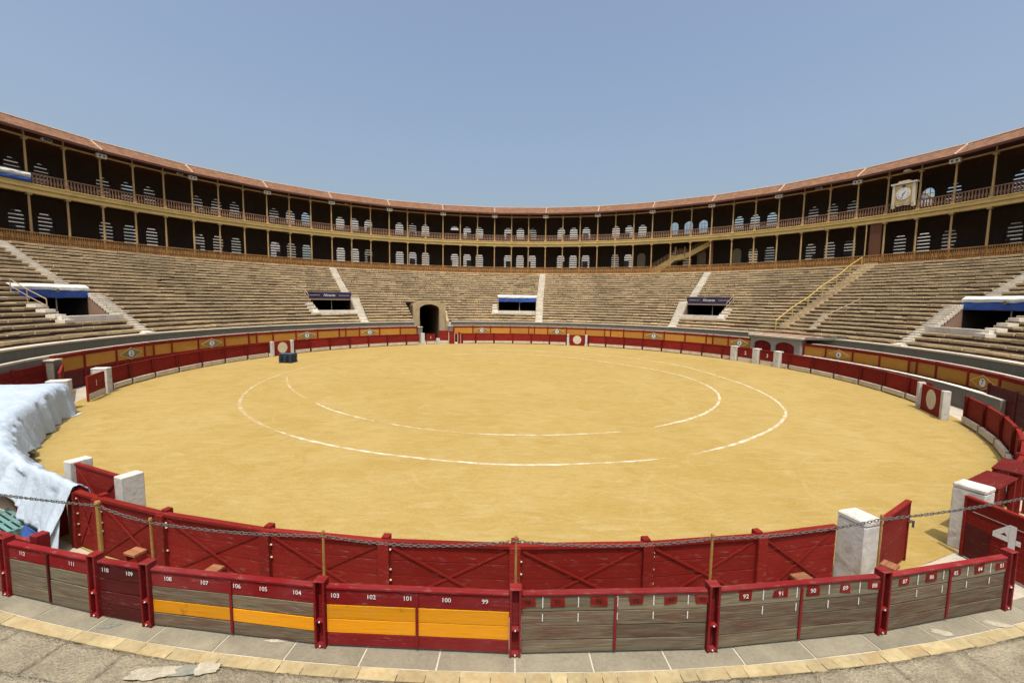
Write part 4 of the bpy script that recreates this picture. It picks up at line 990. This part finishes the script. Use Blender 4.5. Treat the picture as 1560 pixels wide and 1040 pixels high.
# red board fence continuing past it, right and left
def board_fence(t0, t1, R, h, label, n, mat='maroon'):
    o = thing('board_fence', label, 'fence', P((t0 + t1) / 2, R))
    for i in range(n):
        a = t0 + (t1 - t0) * i / n; b = t0 + (t1 - t0) * (i + 1) / n; pa, pb = P(a, R), P(b, R); mid = (pa + pb) / 2; L2 = (pb - pa).length / 2; rz = math.atan2((pb - pa).y, (pb - pa).x)
        for q in range(5): MB().box(-L2 + .06, L2 - .06, -.03, .03, .04 + q * (h - .1) / 5, .03 + (q + 1) * (h - .1) / 5).build('plank', MT[mat], o, mid, rz)
        MB().box(-L2 - .06, -L2 + .06, -.07, .07, 0, h).build('post', MT[mat], o, mid, rz)
board_fence(112.0, 122.0, 28.35, 1.85, 'dark red board screen in the passage right of the grey wall', 2)
board_fence(-107.6, -118.0, 29.0, 1.95, 'red board gate with pale stripe beyond the grey pillar at the fence end', 2, 'red')
board_fence(-118.2, -150, 29.0, 1.95, 'red board fence running behind the pale blue tarpaulin', 6, 'red')
o = thing('concrete_pillar', 'grey concrete pillar at the left end of the ochre fence', 'pillar', P(-106.9, 28.9)); MB().box(-.36, .36, -.35, .35, 0, 2.05).build('shaft', MT['greywall'], o, P(-106.9, 28.9), rad(106.9), bevel=.02); MB().box(-.4, .4, -.39, .39, 2.051, 2.13).build('cap', MT['coping'], o, P(-106.9, 28.9), rad(106.9))
o = thing('passage_wall', 'low grey wall with white top edge below the right ochre fence', 'wall', P(95, 28.3))
t = 76.3
while t < 115.2:
    e = min(t + 5.35, 115.4); MB().pbox(28.1, 28.4, 0, 1.18, t + .04, e - .04, 3).build('wall_panel', MT['greywall'], o); MB().pbox(28.08, 28.42, 1.181, 1.225, t + .1, e - .1, 3).build('top_edge', MT['whitestep'], o); t = e

# ================================================================== NEAR PLANK FENCE
NP = [200.6, 195.28, 191.73, 189.95, 184.87, 179.82, 174.68, 169.63, 164.87]   # degrees, left to right in view
nf = thing('plank_fence', 'weathered plank fence with crimson posts and seat numbers along the walkway', 'fence', P(180, RCN, ZW))
def nposts():
    m = MB()
    m.box(-.075, -.045, -.07, .07, 0, .92); m.box(.045, .075, -.07, .07, 0, .92); m.box(-.0449, .0449, .01, .04, 0, .90)
    return m.mesh('post', MT['crimson'])
NPM = nposts()
BRK = MB(); [BRK.box(-.05, .05, -.065, -.0, z, z + .035) for z in (.02, .36)]; BRKM = BRK.mesh('bracket', MT['crimson'])
BLT = MB(); [BLT.cyl((0, -.066, z + .02), (0, -.078, z + .02), .010, n=6) for z in (.02, .36)]; BLTM = BLT.mesh('bolt', MT['numwhite'])
for i, t in enumerate(NP):
    p = P(t, RCN, ZW); rz = pi - rad(t)
    po = inst('post', NPM, nf, p, rz, .004); inst('bracket', BRKM, po, p, rz, .004); inst('bolt', BLTM, po, p, rz)
    MB().box(-.078, .078, -.073, .073, .921, .935).build('post_cap', MT['crimson'], po, p, rz, bevel=.006)
# panel kinds: materials of planks from top to bottom, numbers
KINDS = [(['crimson', 'woodgrey', 'wood', 'woodgrey'], ['114', '113'], False),
         (['crimson', 'woodgrey', 'woodgrey', 'woodgrey'], ['112', '111'], False),
         (['maroon', 'maroon', 'maroon', 'maroon'], ['110', '109'], False),
         (['crimson', 'wood', 'orange', 'wood'], ['108', '107', '106', '105', '104'], False),
         (['crimson', 'orange', 'orange', 'crimson'], ['103', '102', '101', '100', '99'], False),
         (['woodgrey', 'wood', 'wood', 'woodgrey'], ['98', '97', '96', '95', '94', '93'], True),
         (['woodgrey', 'wood', 'wood', 'woodgrey'], ['92', '91', '90', '89', '88'], True),
         (['woodgrey', 'wood', 'wood', 'wood'], ['87', '86', '85', '84', '83'], True)]
FR = [(.25, .75), (.19, .80), (.18, .74), (.11, .34, .54, .70, .90), (.05, .25, .45, .66, .87), (.03, .19, .41, .61, .80, .985), (.155, .37, .57, .775, .965), (.12, .34, .545, .755, .95)]
for i, (kinds, nums, patches) in enumerate(KINDS):
    pa, pb = P(NP[i], RCN, ZW), P(NP[i + 1], RCN, ZW); mid = (pa + pb) / 2; h = (pb - pa).length / 2 - .08; rz = math.atan2((pb - pa).y, (pb - pa).x)
    Rm = Matrix.Rotation(rz, 3, 'Z')
    MB().box(-h, h, -.045, .05, .815, .86).build('cap_rail', MT['crimson'], nf, mid, rz, bevel=.012)
    zs = [.02, .205, .40, .60, .812]
    pls = []
    for q in range(4):
        z0, z1 = zs[3 - q], zs[4 - q]; g0 = random.uniform(.003, .012)
        a = random.uniform(-.0016, .0016)
        split = kinds[q] in ('wood', 'woodgrey') 
        spans = [(-h, h)] if kinds[q] in ('crimson', 'maroon') else [(-h, -.004), (.004, h)]
        for (x0, x1) in spans:
            m = MB(); dz = random.uniform(-.004, .004)
            m.hexa([(x0, -.025, z0 + g0), (x1, -.025, z0 + g0 + dz), (x1, .02, z0 + g0 + dz), (x0, .02, z0 + g0), (x0, -.025, z1 - .004), (x1, -.025, z1 - .004 + dz), (x1, .02, z1 - .004 + dz), (x0, .02, z1 - .004)])
            pl = m.build('plank', MT[kinds[q]], nf, mid + Rm @ Vector((0, random.uniform(-.004, .004), 0)), rz, bevel=.004)
            if q == 0: pls.append((x0, x1, pl))
            # white seat ticks running over the two upper planks of the bare wood panels
    if not (i == 2): MB().box(-.018, .018, -.048, -.028, .06, .80).build('stile', MT['crimson'] if patches or i > 2 else MT['maroon'], nf, mid, rz, bevel=.003)
    nn = len(nums)
    for q, s in enumerate(nums):
        x = max(-h + .07, min(h - .07, -h + 2 * h * FR[i][q]))
        zc = .735
        host = [pl for x0, x1, pl in pls if x0 - .01 <= x <= x1 + .01][0]
        if patches:
            w_, h_ = random.uniform(.075, .12), random.uniform(.05, .075)
            j = [random.uniform(-.015, .015) for _ in range(8)]
            MB().prism([(x - w_ + j[0], zc - h_ + j[1]), (x + w_ + j[2], zc - h_ + j[3]), (x + w_ + j[4], zc + h_ + j[5]), (x - w_ + j[6], zc + h_ + j[7])], -.036, -.031).build('number_patch', MT['red'], host, mid, rz)
            if q < nn - 1:
                xt = -h + h * (FR[i][q] + FR[i][q + 1])
                for z0, z1 in ((.64, .80), (.45, .57)):
                    MB().box(xt - .006, xt + .006, -.036, -.030, z0 + random.uniform(0, .03), z1).build('seat_tick', MT['numwhite'], host, mid, rz)
        inst('number', text_mesh(s, .085, MT['numdark'] if i == 5 else MT['numwhite']), host, mid + Rm @ Vector((x, -.040, zc)), rz)
# bollard-like red stub behind the fence on the left, and lower red rail
o = thing('red_stub_post', 'short red post with rail in the passage behind the fence planks 112 and 111', 'post', P(195.9, 28.6)); MB().box(-.09, .09, -.09, .09, 0, 2.06).build('shaft', MT['crimson'], o, P(195.9, 28.6), pi - rad(195.9), bevel=.01)
MB().bar(P(196.1, 28.62, 1.88), P(199.4, 28.8, 2.02), .07).build('rail', MT['crimson'], o)

# ------------------------------------------------------------------ poles and chain
cf = thing('chain_line', 'sagging steel chain on ochre poles above the plank fence', 'chain', P(180, RCN - .05, ZW + .95))
PT = [(199.2, .62, .02), (191.73, .70, .031), (189.95, .55, .017), (184.87, .58, .018), (179.82, .60, .017), (174.68, .60, .019), (169.63, .72, .016), (159.5, .95, .03)]
tops = []
for t, h, r in PT:
    far_ = t > 198 or t < 163; p = P(t, RCN + (.06 if far_ else -.085), ZW if far_ else ZW + .80); q = P(t, RCN + (.06 if far_ else -.085), ZW + .80) + Vector((random.uniform(-.01, .01), 0, h + .15)); MB().cyl(p, q, r, r * .9, 8).build('pole', MT['pole'], cf, smooth=False); tops.append(q - Vector((0, 0, .05)))
    MB().cyl(q - Vector((0, 0, .012)), q + Vector((0, 0, .02)), r * 1.35, r * 1.1, 8).build('pole_cap', MT['pole'], cf)
LU, LT = 8, 5; LINK = []
def link(m, p, d, roll):
    d = d.normalized(); a = d.cross(Vector((0, 0, 1))).normalized(); b = a.cross(d)
    s1 = a * cos(roll) + b * sin(roll); s2 = d.cross(s1); base = len(m.v)
    for i in range(LU):
        u = 2 * pi * i / LU; c = d * (.034 * cos(u)) + s1 * (.019 * sin(u)); nn_ = (d * cos(u) * .6 + s1 * sin(u)).normalized()
        for j in range(LT):
            v = 2 * pi * j / LT; m.v.append(tuple(p + c + (nn_ * cos(v) + s2 * sin(v)) * .0065))
    for i in range(LU):
        for j in range(LT):
            m.f.append((base + i * LT + j, base + ((i + 1) % LU) * LT + j, base + ((i + 1) % LU) * LT + (j + 1) % LT, base + i * LT + (j + 1) % LT))
SAG = [.03, .02, .05, .10, .08, .06, .10]
for i, (p0, p1) in enumerate(zip(tops[:-1], tops[1:])):
    m = MB(); Ln = (p1 - p0).length; n = int(Ln / .054); prev = None
    f = lambda u: p0.lerp(p1, u) - Vector((0, 0, SAG[i] * 4 * u * (1 - u)))
    for k in range(n):
        u = (k + .5) / n; link(m, f(u), f(min(1, u + .01)) - f(max(0, u - .01)), (pi / 2 if k % 2 else 0) + random.uniform(-.3, .3))
    m.build('chain', MT['chain'], cf, smooth=True)

# ================================================================== LOOSE THINGS
# pale blue tarpaulin draped over the left barrier: profile (R,z) by angle
KEY = [ # th: list of (R, z) inner foot -> inner shoulder -> top -> outer
    (-119.4, [(25.45, .02), (25.62, .75), (25.80, 1.50), (26.6, 1.62), (27.6, 1.66), (28.7, 1.75)]),
    (-123.0, [(25.60, .02), (25.62, .75), (25.78, 1.55), (26.6, 1.70), (27.6, 1.78), (28.9, 1.92)]),
    (-129.0, [(25.55, .03), (25.62, .8), (25.85, 1.50), (26.6, 1.66), (27.6, 1.72), (28.9, 1.90)]),
    (-134.5, [(25.70, .04), (25.85, .8), (26.1, 1.46), (26.6, 1.60), (27.5, 1.62), (28.7, 1.80)]),
    (-140.0, [(25.85, .55), (26.0, .95), (26.2, 1.42), (26.6, 1.56), (27.3, 1.40), (28.2, 1.30)]),
    (-146.0, [(26.05, .85), (26.15, 1.15), (26.3, 1.45), (26.6, 1.56), (26.85, 1.25), (27.1, .85)]),
    (-151.0, [(26.10, .85), (26.2, 1.15), (26.35, 1.46), (26.58, 1.58), (26.80, 1.15), (26.95, .78)]),
    (-154.5, [(26.15, .90), (26.25, 1.2), (26.38, 1.48), (26.58, 1.58), (26.78, 1.05), (27.02, .50)]),
    (-157.2, [(26.15, .70), (26.25, 1.1), (26.38, 1.44), (26.58, 1.52), (26.78, .95), (27.05, .36)])]
def prof(th):
    for (a, A), (b, B) in zip(KEY[:-1], KEY[1:]):
        if b <= th <= a:
            u = (a - th) / (a - b); u = u * u * (3 - 2 * u); return [(x0 + (x1 - x0) * u, z0 + (z1 - z0) * u) for (x0, z0), (x1, z1) in zip(A, B)]
    return KEY[-1][1]
tp = thing('blue_tarpaulin', 'large pale blue tarpaulin draped in folds over the left barrier', 'tarpaulin', P(-135, 26.5, 0))
m = MB(); NA, NB = 190, 40
for i in range(NA + 1):
    th = -119.4 - (157.2 - 119.4) * i / NA; pr = prof(th)
    for j in range(NB + 1):
        s = j / NB * 5; k = min(int(s), 4); u = s - k
        p0 = pr[max(k - 1, 0)]; p1 = pr[k]; p2 = pr[k + 1]; p3 = pr[min(k + 2, 5)]
        cr = lambda q: .5 * (2 * p1[q] + (p2[q] - p0[q]) * u + (2 * p0[q] - 5 * p1[q] + 4 * p2[q] - p3[q]) * u * u + (3 * p1[q] - p0[q] - 3 * p2[q] + p3[q]) * u ** 3)
        R, z = cr(0), cr(1); x = th * .46
        edge = abs(j / NB - .5) * 2
        fold = noise.noise(Vector((x * 1.5, s * .22, 1.3))) * .5 + noise.noise(Vector((x * 3.7 + s * .5, s * .18, 6))) * .30
        cre = abs(noise.noise(Vector((x * .9 + s * .55, s * .5 - x * .2, 11))))
        am = .09 + .20 * edge
        if s < 1.8: R += fold * am * 1.5
        elif s < 3.4: z += fold * .11 - .06 * max(0, .12 - cre) * 5
        else: R += fold * am * (1.2 if th < -142 else .4); z += fold * (.08 if th < -142 else .22) - .06 * max(0, .12 - cre) * 5
        if s < .3 or s > 4.7: z += .12 * noise.noise(Vector((x * 2.3, 3, 7)))
        m.v.append(tuple(P(th, R, max(z, .015))))
for i in range(NA):
    for j in range(NB):
        q = i * (NB + 1) + j; m.f.append((q, q + NB + 1, q + NB + 2, q + 1))
ob = m.build('sheet', MT['tarp'], tp, smooth=True); sm = ob.modifiers.new('thickness', 'SOLIDIFY'); sm.thickness = .012
# folded end: blue underside flap and a white hanging strip
def flap(name, pts, mat):
    m = MB(); m.v = [tuple(p) for p in pts]; n = len(pts); m.f = [(0, i, i + 1) for i in range(1, n - 1)]
    ob = m.build(name, mat, tp); s_ = ob.modifiers.new('thickness', 'SOLIDIFY'); s_.thickness = .01
flap('blue_flap', [P(-154.6, 27.06, .52), P(-154.3, 27.10, .33), P(-155.7, 27.16, .06), P(-156.9, 27.14, .30), P(-157.1, 27.10, .48), P(-155.8, 27.13, .58)], MT['bluecloth'])
flap('hanging_strip', [P(-157.0, 26.80, 1.05), P(-157.5, 27.0, .03), P(-156.8, 27.2, .02), P(-156.7, 26.95, .5)], MT['tarp'])
flap('loose_corner', [P(-120.0, 25.45, .03), P(-122.2, 25.55, .035), P(-121.0, 25.25, .03), P(-119.6, 25.2, .02)], MT['whitecloth'])

# stack of navy plastic pallets on the sand
pc = Vector((-20.75, 5.95, 0)); prz = rad(-8)
dk = MB()
for q in range(5): dk.box(-.6, .6, -.5 + q * .215, -.5 + q * .215 + .14, .12, .15)
for xq in (-.55, 0, .55): dk.box(xq - .05, xq + .05, -.5, .5, .10, .1199)
DECK = dk.mesh('deck', MT['palletlight'])
BK = MB(); [BK.box(x - .09, x + .09, y - .09, y + .09, .02, .0999) for x in (-.5, 0, .5) for y in (-.4, 0, .4)]; BKM = BK.mesh('blocks', MT['pallet'])
RN = MB(); [RN.box(x - .09, x + .09, -.5, .5, 0, .0199) for x in (-.5, 0, .5)]; RNM = RN.mesh('runners', MT['pallet'])
PN = ['bottom', 'second', 'middle', 'fourth', 'top']
for q in range(5):
    loc = pc + Vector((random.uniform(-.03, .03), random.uniform(-.03, .03), q * .1702)); r = prz + random.uniform(-.04, .04)
    o = thing('pallet', f'navy plastic pallet on the sand, {PN[q]} of its stack of five', 'pallet', loc, 'pallets stacked on the sand')
    inst('deck', DECK, o, loc, r, sc=(1, 1, 1.0)); inst('blocks', BKM, o, loc, r); inst('runners', RNM, o, loc, r)

# teal slatted pallet leaning low in the passage on the left
o = thing('teal_pallet', 'teal slatted pallet lying in the passage behind the left fence', 'pallet', P(-152.0, 27.3, 0)); rz = rad(-27); tpz = P(-152.0, 27.3, 0)
for q in range(9):
    MB().box(-.95, .80, -.56 + q * .125, -.56 + q * .125 + .08, .30, .33).build('slat', MT['teal'], o, tpz, rz, bevel=.006)
for xq in (-.85, 0, .66): MB().box(xq, xq + .1, -.56, .52, 0, .299).build('bearer', MT['teal'], o, tpz, rz)
